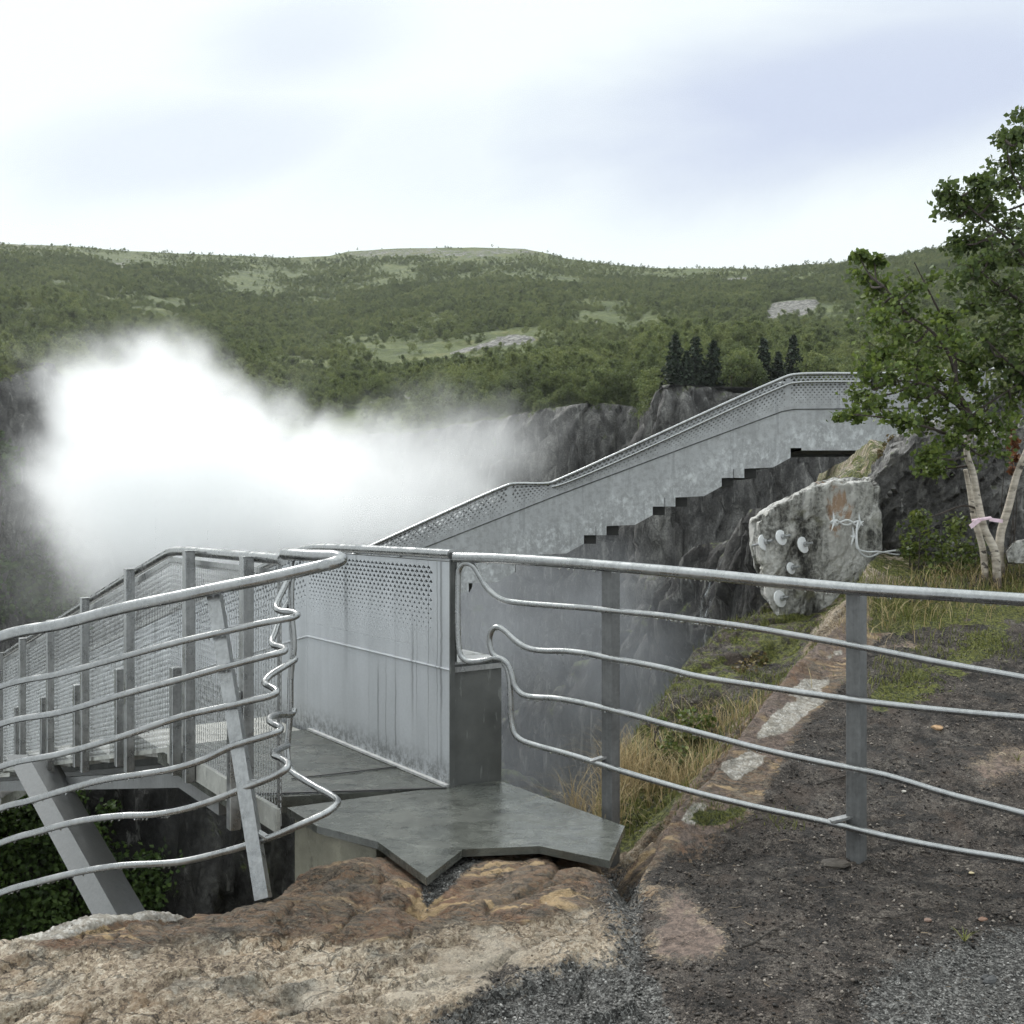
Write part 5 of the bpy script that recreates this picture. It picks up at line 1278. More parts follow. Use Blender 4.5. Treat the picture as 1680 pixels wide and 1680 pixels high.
# ---------------------------------------------------------------- trees
def taper(m, pts, r0, r1, k=8, n=6):
    c = catmull(pts, n); m.tube(c, np.linspace(r0, r1, len(c)), k)
    return c
def birch(name, label, base, stems, clusters, limbs, leaf_mat, seed, lpc=150, leaf=.062):
    rg = np.random.default_rng(seed)
    root = thing(name, label, 'tree', base, 'birches beside the rock bluff')
    for pts, r0, r1 in stems:
        m = MB(); taper(m, pts, r0, r1, 10); 
        m.build('trunk', M_BARK, root, True)
    m = MB(); L = []
    for pts, r0, r1 in limbs: L.append(taper(m, pts, r0, r1, 6))
    nodes = np.concatenate(L + [catmull(p_[0], 6) for p_ in stems])
    LV, LN = [], []
    for (c, r) in clusters:
        c = np.array(c); low = nodes[:, 2] < c[2] + .05
        cand = nodes[low] if low.any() else nodes
        nd = cand[np.argmin(np.linalg.norm(cand-c, axis=1) + .2*np.abs(cand[:, 2]-c[2]))]
        mid = (nd+c)/2 + np.array([0, 0, -.04])+rg.normal(size=3)*.03
        taper(m, [nd, mid, c], .011, .005, 5, 4)
        nt = max(6, int(17*(r/.2)))
        for k in range(nt):
            dv = rg.normal(size=3); dv[2] = dv[2]*.7 + .12; dv /= np.linalg.norm(dv); L_ = r*(.6+1.15*rg.random())
            tip = c + dv*L_; b_ = c + rg.normal(size=3)*r*.2; md_ = (b_+tip)/2 + np.array([0, 0, .03*L_]) + rg.normal(size=3)*.015
            tw = catmull([b_, md_, tip + np.array([0, 0, -.05*L_])], 4); m.tube(tw, np.linspace(.0035, .0012, len(tw)), 3, False)
            nl = int(lpc/nt*(.7+.6*rg.random())); s = rg.random(nl)**.8
            idx = s*(len(tw)-1); i0 = np.clip(idx.astype(int), 0, len(tw)-2); pp = tw[i0] + (tw[i0+1]-tw[i0])*(idx-i0)[:, None]
            LV.append(pp + rg.normal(size=(nl, 3))*np.array([.042, .042, .036])*(r/.2)**.5 + np.array([0, 0, -.012])); LN.append(np.tile(dv*.3 + np.array([0, -.1, .55]), (nl, 1)))
    m.build('limbs', M_LIMB, root, True)
    C = np.concatenate(LV); V, T = leaf_cloud(C, leaf, np.concatenate(LN), 1.0, rg, .78)
    me = np_mesh('crown', V-BASE[root.name], None, T); link('crown', me, leaf_mat, root)
    return root
rb = np.random.default_rng(5)
def CL(lst, d, jit=.35): return [(P(a, b, d + rb.uniform(-jit, jit)), r/F*d*1.08) for a, b, r in lst]
TB = 8.35
g0 = ground_at(1632, 930)
tb = (P(1636, 940, TB)[0], TB, ground_z(P(1636, 940, TB)[0], TB) - .03)
stemsA = [([tb, P(1632, 905, TB), P(1615, 868, TB), P(1604, 820, TB), P(1596, 775, TB), P(1586, 742, TB), P(1592, 700, TB+.03), P(1590, 672, TB+.05)], .034, .019),
          ([(tb[0]-.06, TB+.06, tb[2]), P(1612, 900, TB+.08), P(1598, 850, TB+.1), P(1590, 800, TB+.13), P(1584, 770, TB+.12)], .028, .017)]
limbsA = [([P(1590, 676, TB+.05), P(1574, 652, TB), P(1566, 610, TB-.05), P(1556, 580, TB-.1), P(1530, 545, TB-.15), P(1490, 515, TB-.2), P(1450, 470, TB-.25)], .022, .005),
          ([P(1588, 668, TB+.05), P(1569, 640, TB+.1), P(1568, 600, TB+.15), P(1563, 565, TB+.2), P(1545, 520, TB+.2), P(1520, 470, TB+.2), P(1500, 430, TB+.2)], .020, .004),
          ([P(1587, 680, TB), P(1560, 655, TB-.1), P(1520, 632, TB-.25), P(1480, 625, TB-.35), P(1430, 640, TB-.45)], .018, .004),
          ([P(1588, 690, TB+.03), P(1610, 670, TB), P(1640, 650, TB-.05), P(1670, 630, TB-.1)], .016, .004),
          ([P(1590, 735, TB), P(1560, 715, TB-.15), P(1500, 695, TB-.3), P(1450, 685, TB-.4), P(1400, 680, TB-.45)], .014, .004),
          ([P(1608, 835, TB+.1), P(1580, 830, TB+.05), P(1545, 842, TB), P(1520, 850, TB)], .010, .003)]
clA = CL([(1428, 455, 26), (1450, 480, 34), (1480, 500, 34), (1505, 470, 28), (1450, 520, 30), (1480, 548, 30), (1446, 585, 30), (1470, 620, 34), (1430, 622, 28), (1412, 650, 24), (1440, 668, 24), (1395, 680, 16),
          (1505, 600, 30), (1530, 560, 28), (1548, 520, 24), (1535, 620, 30), (1500, 650, 30), (1545, 660, 30), (1520, 690, 28), (1480, 690, 24), (1570, 690, 28), (1600, 700, 30), (1610, 650, 26), (1640, 690, 32), (1660, 650, 30), (1622, 735, 26), (1560, 725, 20), (1585, 620, 24), (1600, 590, 26), (1575, 560, 24), (1535, 770, 22), (1520, 745, 18), (1435, 425, 10), (1408, 418, 7)], TB-.1)
birch('birch_tree', 'bushy birch with a white trunk and low spreading crown over the bridge head', tb, stemsA, clA, limbsA, M_LEAF, 41, 175, .050)
tb2 = (P(1640, 885, TB+.2)[0]+.01, TB+.2, ground_z(P(1640, 885, TB+.2)[0], TB+.2) - .03)
stemsB = [([tb2, P(1641, 880, TB+.2), P(1655, 830, TB+.15), P(1668, 780, TB+.1), P(1688, 730, TB+.05), P(1700, 680, TB), P(1706, 600, TB), P(1708, 480, TB), P(1712, 330, TB), P(1708, 210, TB)], .036, .010)]
limbsB = [([P(1704, 640, TB), P(1680, 615, TB-.1), P(1650, 590, TB-.2), P(1620, 560, TB-.3)], .018, .004), ([P(1707, 540, TB), P(1680, 500, TB-.1), P(1640, 470, TB-.2), P(1600, 440, TB-.25)], .017, .004),
          ([P(1708, 470, TB), P(1680, 420, TB-.1), P(1640, 380, TB-.2), P(1590, 340, TB-.2), P(1560, 310, TB-.25)], .015, .003), ([P(1710, 380, TB), P(1690, 330, TB-.1), P(1660, 280, TB-.15), P(1650, 230, TB-.2)], .012, .003),
          ([P(1708, 560, TB), P(1750, 500, TB), P(1800, 440, TB+.1)], .016, .004), ([P(1710, 420, TB), P(1750, 350, TB), P(1790, 290, TB+.1)], .013, .003)]
clB = CL([(1558, 318, 20), (1575, 345, 24), (1602, 350, 28), (1628, 330, 28), (1606, 300, 16), (1650, 300, 30), (1665, 260, 28), (1652, 225, 18), (1680, 220, 24), (1690, 185, 18), (1645, 372, 34), (1600, 395, 30), (1572, 400, 20), (1620, 425, 36), (1590, 450, 28), (1660, 430, 38), (1690, 380, 36), (1690, 300, 30), (1640, 480, 38), (1605, 500, 32), (1680, 500, 40), (1660, 545, 36), (1620, 555, 34), (1690, 580, 34), (1648, 595, 26), (1670, 615, 22),
          (1720, 260, 40), (1740, 340, 46), (1760, 430, 50), (1780, 300, 40), (1800, 400, 50), (1740, 520, 50), (1800, 500, 46), (1730, 600, 36)], TB, .4)
birch('birch_tree', 'taller birch with a leaning white trunk whose crown reaches into the sky', tb2, stemsB, clB, limbsB, M_LEAF2, 43, 210, .052)
m = MB(); c = np.array(P(1610, 852, TB-.06))     # ribbon knotted round the left trunk
m.tube([c+np.array([-.06, .02, -.01]), c+np.array([-.02, -.04, .0]), c+np.array([.05, -.03, .01]), c+np.array([.08, .02, .01])], .014, 6)
m.beam(c+np.array([.05, -.03, .0]), c+np.array([.15, -.04, -.015]), .006, .028); m.beam(c+np.array([-.03, -.04, -.0]), c+np.array([-.11, -.05, -.06]), .006, .035)
o = m.build('ribbon', M_RIBBON, None, base=c); tag(o, 'pale pink ribbon tied around the white trunk of the bushy birch', 'ribbon')

def bush(name, label, cat, clusters, d, mat, seed, n, leaf, group=None, jit=.25):
    rg = np.random.default_rng(seed); a0 = clusters[0]; b = P(a0[0], a0[1], d); gz = ground_z(b[0], d)
    root = thing(name, label, cat, (b[0], d, min(gz, b[2])), group); m = MB(); LV, LN = [], []
    for a, b_, r in clusters:
        c = np.array(P(a, b_, d + rg.uniform(-jit, jit))); R = r/F*d
        foot = np.array([c[0]+rg.normal()*.05, c[1]+.03, min(ground_z(c[0], c[1]), c[2]-.05)-.02])
        taper(m, [foot, (foot+c)/2+rg.normal(size=3)*.03, c], .006, .002, 4, 3)
        dv = rg.normal(size=(n, 3)); dv /= np.linalg.norm(dv, axis=1)[:, None]
        LV.append(c + dv*(R*rg.random(n)**.45)[:, None]*np.array([1, 1, .9])); LN.append(dv*.4+np.array([0, 0, .7]))
    o_ = m.build('stems', M_LIMB, root, True); o_['kind'] = 'stuff'
    V, T = leaf_cloud(np.concatenate(LV), leaf, np.concatenate(LN), 1.0, rg, .7)
    link('foliage', np_mesh('foliage', V-BASE[root.name], None, T), mat, root); return root
bush('shrub', 'leafy green shrub in front of the dark rock bluff beside the lower rope', 'shrub', [(1500, 870, 30), (1540, 880, 34), (1570, 860, 24), (1515, 910, 32), (1550, 920, 30), (1490, 900, 20), (1575, 900, 24), (1530, 945, 24), (1510, 850, 18)], 8.75, M_BUSH, 51, 110, .042)
bush('shrub', 'small yellow-green shrub against the birch foot', 'shrub', [(1600, 900, 22), (1585, 925, 20), (1570, 940, 20)], 8.6, M_BUSH, 52, 90, .034)
bush('shrub', 'withered rust-red shrub hanging by the right birch trunk', 'shrub', [(1660, 728, 13), (1666, 752, 14), (1657, 705, 9), (1662, 772, 8)], 8.9, M_RUST, 53, 60, .05)
bush('heather', 'reddish brown heather cap on top of the grey bluff', 'heather', [(1465, 728, 18), (1490, 722, 20), (1515, 718, 18), (1480, 738, 16), (1450, 745, 12)], 10.2, M_HEATH, 54, 130, .035)
bush('shrub', 'small green shrub among dry grass at the right of the gorge post', 'shrub', [(1110, 1210, 26), (1130, 1180, 24), (1150, 1215, 26), (1120, 1245, 24), (1095, 1225, 18), (1160, 1180, 18), (1085, 1185, 10)], 6.75, M_BUSH, 55, 90, .032)
bush('shrub', 'sparse brown-green shrub highest on the grassy gorge shelf', 'shrub', [(1200, 1110, 24), (1225, 1100, 24), (1180, 1130, 22), (1245, 1085, 20), (1210, 1140, 20)], 8.0, M_HEATH, 56, 90, .034)

# ---------------------------------------------------------------- grass
def blades(n, place, L, w_, mat, name, label, lean=.5, seed=3):
    rg = np.random.default_rng(seed); V, Fs = [], []
    B = place(n, rg); n = len(B)
    an = rg.random(n)*6.28; ln = L*(.45+.9*rg.random(n)); le = lean*(.3+rg.random(n))
    dx, dy = np.cos(an), np.sin(an); sx, sy = -dy, dx
    W = w_*(.6+.7*rg.random(n))
    rows = []
    for f, k in ((0, 1), (.4, .85), (.75, .55)):
        cx = B[:, 0]+dx*ln*le*f*f; cy_ = B[:, 1]+dy*ln*le*f*f; cz = B[:, 2]+ln*(f - .28*le*f*f)
        rows.append(np.stack([cx-sx*W*k/2, cy_-sy*W*k/2, cz], 1)); rows.append(np.stack([cx+sx*W*k/2, cy_+sy*W*k/2, cz], 1))
    f = 1.0
    rows.append(np.stack([B[:, 0]+dx*ln*le, B[:, 1]+dy*ln*le, B[:, 2]+ln*(1-.28*le-.12*le)], 1))
    V = np.stack(rows, 1).reshape(-1, 3); i = np.arange(n)*7
    Q_ = np.concatenate([np.stack([i, i+1, i+3, i+2], 1), np.stack([i+2, i+3, i+5, i+4], 1)]); T = np.stack([i+4, i+5, i+6], 1)
    o = link(name, np_mesh(name, V, Q_, T), mat); tag(o, label, kind='stuff')
def tufts(centres, spread):
    def f(n, rg):
        k = rg.integers(0, len(centres), n); C = np.array([c[:2] for c in centres])[k]; s = np.array([c[2] for c in centres])[k]*spread
        xy = C + rg.normal(size=(n, 2))*s[:, None]
        h, g, mo = ground_h(xy[:, 0], xy[:, 1]); ok = g > -.5
        return np.stack([xy[:, 0], xy[:, 1], h-.01], 1)[ok]
    return f
def shelf(n, rg, lo=-.55, hi=-.10, y0=5.7, y1=9.2):
    y = rg.uniform(y0, y1, n*6); x = rg.uniform(.3, 3.2, n*6); h, g, mo = ground_h(x, y)
    p_ = vnoise(x*2.6, y*2.6, 0, 5)
    ok = (mo < hi) & (g > lo) & (p_ + rg.normal(size=len(x))*.25 > -.1); return np.stack([x, y, h-.01], 1)[ok][:n]
SC_T = []
for a, b, s in ((1030, 1250, .12), (1050, 1235, .14), (1080, 1270, .12), (1120, 1260, .12), (1175, 1180, .14), (1200, 1160, .14), (1240, 1110, .14), (1215, 1190, .1), (1270, 1085, .12)):
    g_ = ground_at(a, b+25); SC_T.append((g_[0], g_[1], s))
blades(1100, tufts(SC_T[:5], 1.0), .21, .0042, M_DRY, 'dry_grass', 'straw coloured dry grass along the gorge shelf', .8, 61)
ED = [(.55+.03*k, 5.95+.14*k, .06) for k in range(6)] + [(.42, 5.85, .05), (.34, 5.78, .04)]
blades(500, tufts(ED, 1.0), .34, .003, M_DRY, 'dry_grass', 'thin pale grass stems leaning over the gorge by the slab', 1.0, 62)
blades(5000, shelf, .085, .005, M_GRASS, 'grass', 'short green grass and moss on the gorge shelf', .7, 63)
def around(pxs, sx, sy):
    def f(n, rg):
        C = np.array([ground_at(a, b)[:2] for a, b in pxs]); k = rg.integers(0, len(C), n); xy = C[k] + rg.normal(size=(n, 2))*np.array([sx, sy])
        h, g, mo = ground_h(xy[:, 0], xy[:, 1]); ok = mo > .0
        return np.stack([xy[:, 0], xy[:, 1], h-.005], 1)[ok]
    return f
blades(3800, around([(1445, 985), (1470, 975), (1520, 965), (1560, 960), (1600, 955), (1640, 950), (1670, 945), (1720, 940), (1500, 985), (1460, 1005)], .16, .25), .085, .005, M_GRASS, 'grass', 'green grass tufts along the back of the soil mound', .7, 64)
blades(800, around([(1500, 1000), (1560, 975), (1580, 960), (1610, 955), (1650, 945), (1530, 985), (1640, 960), (1430, 1010), (1390, 1020)], .2, .2), .17, .004, M_DRY, 'dry_grass', 'straw coloured grass drooping at the birch feet', 1.1, 65)
blades(1500, around([(1480, 1100), (1530, 1080), (1580, 1065), (1450, 1125), (1500, 1115), (1620, 1050), (1640, 1060)], .10, .12), .05, .005, M_GRASS, 'grass', 'low bright moss and grass patch on the soil mound', .7, 66)
blades(420, around([(1150, 1340), (1180, 1335), (1285, 1350), (1205, 1340)], .05, .05), .035, .004, M_GRASS, 'grass', 'thin green growth beside the mound rock rim', .7, 67)
for a, b, lb in ((1582, 1546, 'single small green grass tuft on the gravelly soil'), (1670, 1250, 'small green grass tuft on the mound under the second rail')):
    c = ground_at(a, b); rg = np.random.default_rng(int(a)); m = MB()
    for k in range(14):
        an = rg.random()*6.28; L_ = .03+.05*rg.random(); dv = np.array([math.cos(an)*.8, math.sin(an)*.8, 1.0])*L_; s_ = np.array([-math.sin(an), math.cos(an), 0])*.0022
        m.add([c-s_, c+s_, c+dv*.6+s_*.7, c+dv*.6-s_*.7, c+dv*np.array([1.1, 1.1, .8])], [(0, 1, 2, 3), (3, 2, 4)])
    tag(m.build('grass_tuft', M_GRASS, None, base=c), lb, 'grass tuft')

# ---------------------------------------------------------------- loose things on the ground
def stone(label, cat, px_, py_, size, col_, seed, flat=.45, name='stone'):
    c = ground_at(px_, py_); rg = np.random.default_rng(seed); n1, n2 = 10, 7; V = []
    for j in range(n2):
        ph = math.pi*j/(n2-1)
        for i in range(n1):
            th = 2*math.pi*i/n1; r = size*(1+.28*float(vnoise(math.cos(th)*1.3+seed, math.sin(th)*1.3, math.cos(ph)*1.3, seed)))
            V.append((c[0]+r*math.sin(ph)*math.cos(th), c[1]+.7*r*math.sin(ph)*math.sin(th), c[2]+flat*r*math.cos(ph)+size*.12))
    Fs = [(j*n1+i, (j+1)*n1+i, (j+1)*n1+(i+1) % n1, j*n1+(i+1) % n1) for j in range(n2-1) for i in range(n1)]
    m = MB(); m.add(V, Fs); o = m.build(name, simple('loose_stone', col_, .7, 0, .35, 30, .004), None, base=c); tag(o, label, cat)
stone('tan angular stone chip lying alone on the dark soil between the upper rails', 'stone', 1537, 1196, .034, (.42, .27, .15), 3)
stone('flat dark brown stone at the foot of the front railing post', 'stone', 1372, 1420, .075, (.06, .05, .04), 4, .2)
stone('small reddish stone on the gravelly soil beside the grass tuft', 'stone', 1613, 1510, .02, (.22, .13, .09), 5)
stone('small brown stone among dark twigs on the soil', 'stone', 1522, 1512, .018, (.2, .13, .1), 6)
stone('yellowish pebble lowest on the mound beyond the post', 'stone', 1594, 1437, .012, (.5, .42, .26), 7)
stone('pale flat stone chip just right of the post on the mound', 'stone', 1483, 1303, .014, (.5, .47, .42), 8)
stone('round dark pebble near the lower right gravel', 'stone', 1622, 1612, .03, (.07, .07, .07), 9, .6)
def twig(label, pts, r, seed):
    rg = np.random.default_rng(seed); q_ = [ground_at(a, b)+np.array([0, 0, r*1.1]) for a, b in pts]; m = MB()
    c = catmull(q_, 6); c = c + rg.normal(size=c.shape)*np.array([.003, .003, .0012]); m.tube(c, np.linspace(r, r*.4, len(c)), 5)
    for k in (len(c)//3, 2*len(c)//3):
        dv = rg.normal(size=3)*np.array([1, 1, .15]); dv /= np.linalg.norm(dv); m.tube([c[k], c[k]+dv*.05+np.array([0, 0, .006])], [r*.6, r*.25], 4)
    tag(m.build('twig', M_TWIG, None, True, base=q_[0]), label, 'twig', 'dark twigs lying on the ground')
twig('dark twig alone on the grey gravel near the sandy rock', [(778, 1640), (800, 1642), (825, 1642), (842, 1646)], .0022, 1)
twig('long thin dark stick left of the bare pinkish rock patch edge on soil', [(1215, 1560), (1240, 1548), (1262, 1535), (1300, 1518)], .006, 2)
twig('short stubby dark stick lying just below the long stick', [(1246, 1558), (1262, 1560), (1280, 1562)], .005, 3)
twig('forked dark twig on soil right of the post foot', [(1455, 1405), (1475, 1428), (1500, 1440), (1518, 1464)], .0025, 4)
twig('long curved dark twig under the lowest rail at right', [(1510, 1402), (1550, 1404), (1585, 1410), (1650, 1418)], .0028, 5)
twig('straight dark twig in the middle of the soil near the two brown stones', [(1425, 1508), (1460, 1508), (1500, 1500), (1545, 1492)], .0035, 6)
twig('thin dark stick behind the post between the lower rails', [(1340, 1290), (1380, 1276), (1430, 1262), (1475, 1245)], .004, 7)
twig('small bare twig caught on the bracket of the gorge post', [(1002, 1240), (992, 1236), (985, 1226), (972, 1222)], .0025, 8)
twig('faint dark twig at the lower middle of the soil', [(1370, 1645), (1395, 1630), (1420, 1612), (1432, 1596)], .0028, 9)
# crumbs of stone and grit too many to count
def crumbs(n, seed, size, accept, mat, name, label, far=2.2, pw=1.8, flat=.75):
    rg = np.random.default_rng(seed); u = rg.uniform(-.55, .62, n*3); y = 2.5 + far*rg.random(n*3)**pw; x = u*y
    k = accept(x, y, rg); x, y = x[k][:n], y[k][:n]; z = mask_at(G_Z, x, y); m_ = len(x)
    s = size[0] + (size[1]-size[0])*rg.random(m_)**3.2
    d6 = np.array([[1, 0, 0], [0, 1, 0], [-1, 0, 0], [0, -1, 0], [0, 0, 1], [0, 0, -1]], float)
    a = rg.random(m_)*6.28; ca, sa = np.cos(a), np.sin(a)
    L = d6[None]*(.55+.75*rg.random((m_, 6, 1))) + rg.normal(size=(m_, 6, 3))*.22
    L[:, :, 2] *= flat; R = np.stack([L[:, :, 0]*ca[:, None]-L[:, :, 1]*sa[:, None], L[:, :, 0]*sa[:, None]+L[:, :, 1]*ca[:, None], L[:, :, 2]], -1)
    V = np.stack([x, y, z], 1)[:, None, :] + R*s[:, None, None]; V[:, :, 2] += (s*.3)[:, None]
    i = np.arange(m_)*6; T = np.concatenate([np.stack([i+p_, i+q_, i+4], 1) for p_, q_ in ((0, 1), (1, 2), (2, 3), (3, 0))] + [np.stack([i+q_, i+p_, i+5], 1) for p_, q_ in ((0, 1), (1, 2), (2, 3), (3, 0))])
    tag(link(name, np_mesh(name, V.reshape(-1, 3), None, T), mat), label, kind='stuff')
def crumb_mat(name, stops, rough=.6):
    m_, t_ = material(name); t_.setb(base=t_.ramp(t_.geo.outputs['Random Per Island'], stops), rough=rough); return m_
M_GRIT = crumb_mat('grit', [(.0, (.028, .027, .025)), (.5, (.07, .068, .063)), (.85, (.15, .145, .138)), (1.0, (.34, .33, .31))], .5)
M_CRUMB = crumb_mat('soil_crumb', [(.0, (.008, .0065, .0055)), (.5, (.034, .027, .022)), (.85, (.11, .09, .075)), (1.0, (.32, .28, .24))], .7)
M_CHIP = crumb_mat('rock_chip', [(.0, (.06, .048, .036)), (.5, (.20, .155, .11)), (.9, (.38, .31, .23)), (1.0, (.55, .5, .42))], .7)
crumbs(26000, 77, (.0017, .0085), lambda x, y, rg: (mask_at(G_GRAV, x, y) > .15+.5*rg.random(len(x))) & (mask_at(G_SOIL, x, y) > .3), M_GRIT, 'gravel', 'grey gravel lying on the path by the rock', 2.6, 1.7)
crumbs(34000, 78, (.0018, .0105), lambda x, y, rg: (mask_at(G_SOIL, x, y) > .6) & (mask_at(G_GRAV, x, y) < .7) & (mask_at(G_PINK, x, y) < .3), M_CRUMB, 'dirt', 'dark crumbs of soil and peat on the mound', 5.0, 1.5)
crumbs(3500, 79, (.0014, .006), lambda x, y, rg: (mask_at(G_SOIL, x, y) < .4) & (y < 4.9), M_CHIP, 'rock_crumbs', 'small rock crumbs lying on the bare rock', 2.0, 1.4, .5)
rg = np.random.default_rng(80); n = 1500; u = rg.uniform(.12, .62, n*3); y = 2.6 + 5*rg.random(n*3)**1.5; x = u*y; k = (mask_at(G_SOIL, x, y) > .7) & (mask_at(G_MO, x, y) > -.3); x, y = x[k][:n], y[k][:n]; z = mask_at(G_Z, x, y)
m = MB()
for xx, yy, zz in zip(x, y, z):                  # rootlets, needles and bark shreds
    an = rg.random()*6.28; L_ = .012 + .05*rg.random()**2; w_ = .0008 + .0012*rg.random(); dv = np.array([math.cos(an), math.sin(an), 0]); sd = np.array([-dv[1], dv[0], 0]); c = np.array([xx, yy, zz+.003]); bd = sd*rg.normal()*L_*.25
    p0, p1, p2 = c-dv*L_*.5, c+bd+np.array([0, 0, .003*rg.random()]), c+dv*L_*.5
    V = [p0-sd*w_, p0+sd*w_, p1-sd*w_, p1+sd*w_, p2-sd*w_*.4, p2+sd*w_*.4, p0+np.array([0, 0, w_]), p1+np.array([0, 0, w_*1.4]), p2+np.array([0, 0, w_*.6])]
    m.add(V, [(0, 2, 7, 6), (6, 7, 3, 1), (2, 4, 8, 7), (7, 8, 5, 3)])
M_LIT = crumb_mat('litter', [(.0, (.012, .009, .007)), (.6, (.035, .026, .02)), (.88, (.11, .08, .055)), (1.0, (.26, .2, .13))], .75)
tag(m.build('leaf_litter', M_LIT, None), 'dark rootlets and shreds of bark littering the soil', kind='stuff')

# ---------------------------------------------------------------- trees along the cliff top
def spruce(h, w_, seed):
    rg = np.random.default_rng(seed); root = thing('spruce_tree', 'dark spruce', 'tree', (0, 0, 0), 'dark spruces on the cliff top')
    m = MB(); m.tube([(0, 0, -.4), (0, 0, h*.5), (0, 0, h)], [.09, .06, .01], 6); m.build('trunk', M_LIMB, root)
    C, N = [], []
    for k in range(30):
        z = h*(.06 + .92*k/30); R = w_*.5*(1-(z/h))**.8*(.8+.4*rg.random()) + .08
        nb = 9
        for j in range(nb):
            an = j/nb*6.28 + rg.random()*.7; L_ = R*(.65+.5*rg.random()); n = max(3, int(L_*9))
            t_ = rg.random(n)**.7
            C.append(np.stack([np.cos(an)*L_*t_, np.sin(an)*L_*t_, z - .28*L_*t_**1.4 + 0*t_], 1) + rg.normal(size=(n, 3))*.05); N.append(np.tile([np.cos(an)*.3, np.sin(an)*.3, .8], (n, 1)))
    V, T = leaf_cloud(np.concatenate(C), .34, np.concatenate(N), .5, rg, .55)
    link('crown', np_mesh('crown', V, None, T), M_SPRUCE, root); return root
hx_w = hpx; 
def hill_point(px_, d):                          # ground on the hillside at that distance
    i = np.clip((px_+700)/3000*(nu-1), 0, nu-2); j = np.argmin(np.abs(HYY[int(i)] - d)); return HX[int(i), j], HYY[int(i), j], HZ[int(i), j]
nu = 620
for k, (a, top_y, d, lb) in enumerate(((1112, 546, 88, 'tall dark spruce at the left end of the cliff top clump'), (1143, 550, 89, 'tallest dark spruce in the middle of the left clump'), (1172, 556, 89, 'dark spruce at the right end of the left clump'), (1128, 575, 87.5, 'shorter spruce in front of the left clump'),
        (1256, 552, 90, 'slender spruce standing alone above the bridge parapet'), (1302, 546, 91, 'dark pointed spruce at the right of the right pair'), (1280, 575, 90, 'low spruce between the slender and the pointed one'))):
    x, y, z = hill_point(a, d); h = (EYE + (HY-top_y)/F*y) - z
    o = spruce(h, (3.3 if k < 4 else 2.6)*h/5, 300+k); o.location = (x, y, z); o['label'] = lb
# birches near the rim, each its own tree
def rim_birch():
    root = thing('birch_tree', 'birch', 'tree', (0, 0, 0), 'small birches along the cliff top'); rg = np.random.default_rng(88)
    m = MB(); m.tube([(0, 0, -.5), (.05, 0, 1.5), (-.05, .05, 3.2)], [.05, .04, .012], 6); m.build('trunk', M_BARK, root)
    cc = np.stack([rg.normal(size=16)*.7, rg.normal(size=16)*.7, 1.2+2.6*rg.random(16)], 1); j = rg.integers(0, 16, 900); dv = rg.normal(size=(900, 3)); dv /= np.linalg.norm(dv, axis=1)[:, None]
    V, T = leaf_cloud(cc[j]+dv*(.5*rg.random(900)**.4)[:, None], .2, dv, .8, rg, .8); link('crown', np_mesh('crown', V, None, T), M_FAR_LEAF, root); return root
pos_l = [(868, 112), (884, 110), (905, 109), (926, 108), (948, 107), (965, 106), (982, 106), (1000, 105), (1018, 104), (1034, 103), (1046, 102), (1204, 87), (1219, 88), (1234, 87), (1326, 90), (1350, 90)]
wrd = ['leftmost small birch on the cliff top, beside the spray', 'second small birch from the spray on the cliff top', 'third small birch from the spray on the cliff top', 'fourth small birch from the spray on the cliff top', 'fifth small birch from the spray on the cliff top', 'sixth small birch from the spray on the cliff top',
       'seventh small birch from the spray on the cliff top', 'eighth small birch from the spray on the cliff top', 'ninth small birch from the spray on the cliff top', 'small birch second from the dark rock step on the cliff top', 'small birch just left of the dark rock step', 'small birch just right of the left spruce clump', 'middle of three small birches between the two spruce groups', 'small birch just left of the slender spruce', 'small birch just right of the pointed spruce', 'last small birch before the bridge bend']
first = rim_birch()
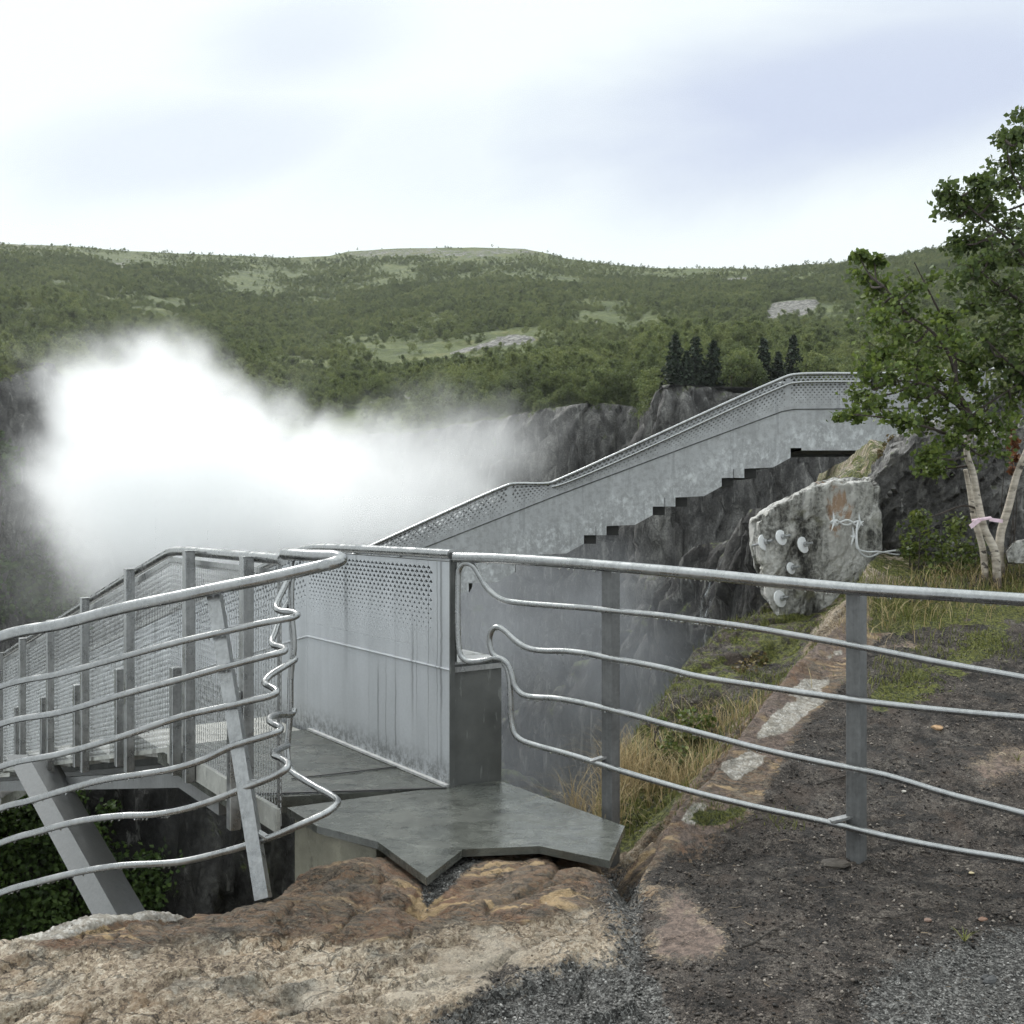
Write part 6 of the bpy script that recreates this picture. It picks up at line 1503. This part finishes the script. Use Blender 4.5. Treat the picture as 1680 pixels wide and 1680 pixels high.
for k, (a, d) in enumerate(pos_l):
    x, y, z = hill_point(a, d); s_ = rng.uniform(.75, 1.15)
    if k == 0: first.location = (x, y, z); first['label'] = wrd[0]; first.scale = (s_,)*3
    else: copy_tree(first, (x, y, z), s_, rng.random()*6.28, wrd[k])
# bushes low in the gorge, left
rg = np.random.default_rng(91); C = []
dg = bpy.context.evaluated_depsgraph_get(); gw = [o for o in SC.objects if o.name == 'gorge_wall'][0]
def scatter_ray(n, box, back=0.0):
    out = []
    for _ in range(n):
        a, b = rg.uniform(box[0], box[2]), rg.uniform(box[1], box[3])
        ok, loc, nr, _i = gw.ray_cast(Vector((0, 0, EYE)), Vector(((a-CX)/F, 1, (HY-b)/F)).normalized())
        if ok: out.append((loc, nr))
    return out
for box, n in (((-60, 1300, 130, 1560), 150), ((190, 1420, 270, 1500), 26), ((130, 1330, 190, 1480), 14), ((-300, 1300, -60, 1600), 60), ((400, 1280, 470, 1330), 10)):
    for loc, nr in scatter_ray(n, box):
        k = 60; dv = rg.normal(size=(k, 3)); dv /= np.linalg.norm(dv, axis=1)[:, None]; r = rg.uniform(.25, .6)
        C.append(np.array(loc) + np.array([0, -.25, .15]) + dv*(r*rg.random(k)**.4)[:, None])
cf = [o for o in SC.objects if o.name == 'cliff'][0]; C2 = []
for _ in range(420):
    a, b = rg.uniform(-160, 190), 600 + 420*rg.random()
    ok, loc, nr, _i = cf.ray_cast(Vector((0, 0, EYE)), Vector(((a-CX)/F, 1, (HY-b)/F)).normalized())
    if ok and vnoise(a/55, b/70, 0, 7) > -.15:
        k = 46; dv = rg.normal(size=(k, 3)); dv /= np.linalg.norm(dv, axis=1)[:, None]; r = rg.uniform(.7, 2.0)
        C2.append(np.array(loc) + np.array([0, -.5, .5]) + dv*(r*rg.random(k)**.4)[:, None])
V, T = leaf_cloud(np.concatenate(C2), .5, None, 1.0, rg, .8)
tag(link('cliff_scrub', np_mesh('cliff_scrub', V, None, T), M_UNDER), 'green scrub growing on the ledges of the misty cliff', kind='stuff')
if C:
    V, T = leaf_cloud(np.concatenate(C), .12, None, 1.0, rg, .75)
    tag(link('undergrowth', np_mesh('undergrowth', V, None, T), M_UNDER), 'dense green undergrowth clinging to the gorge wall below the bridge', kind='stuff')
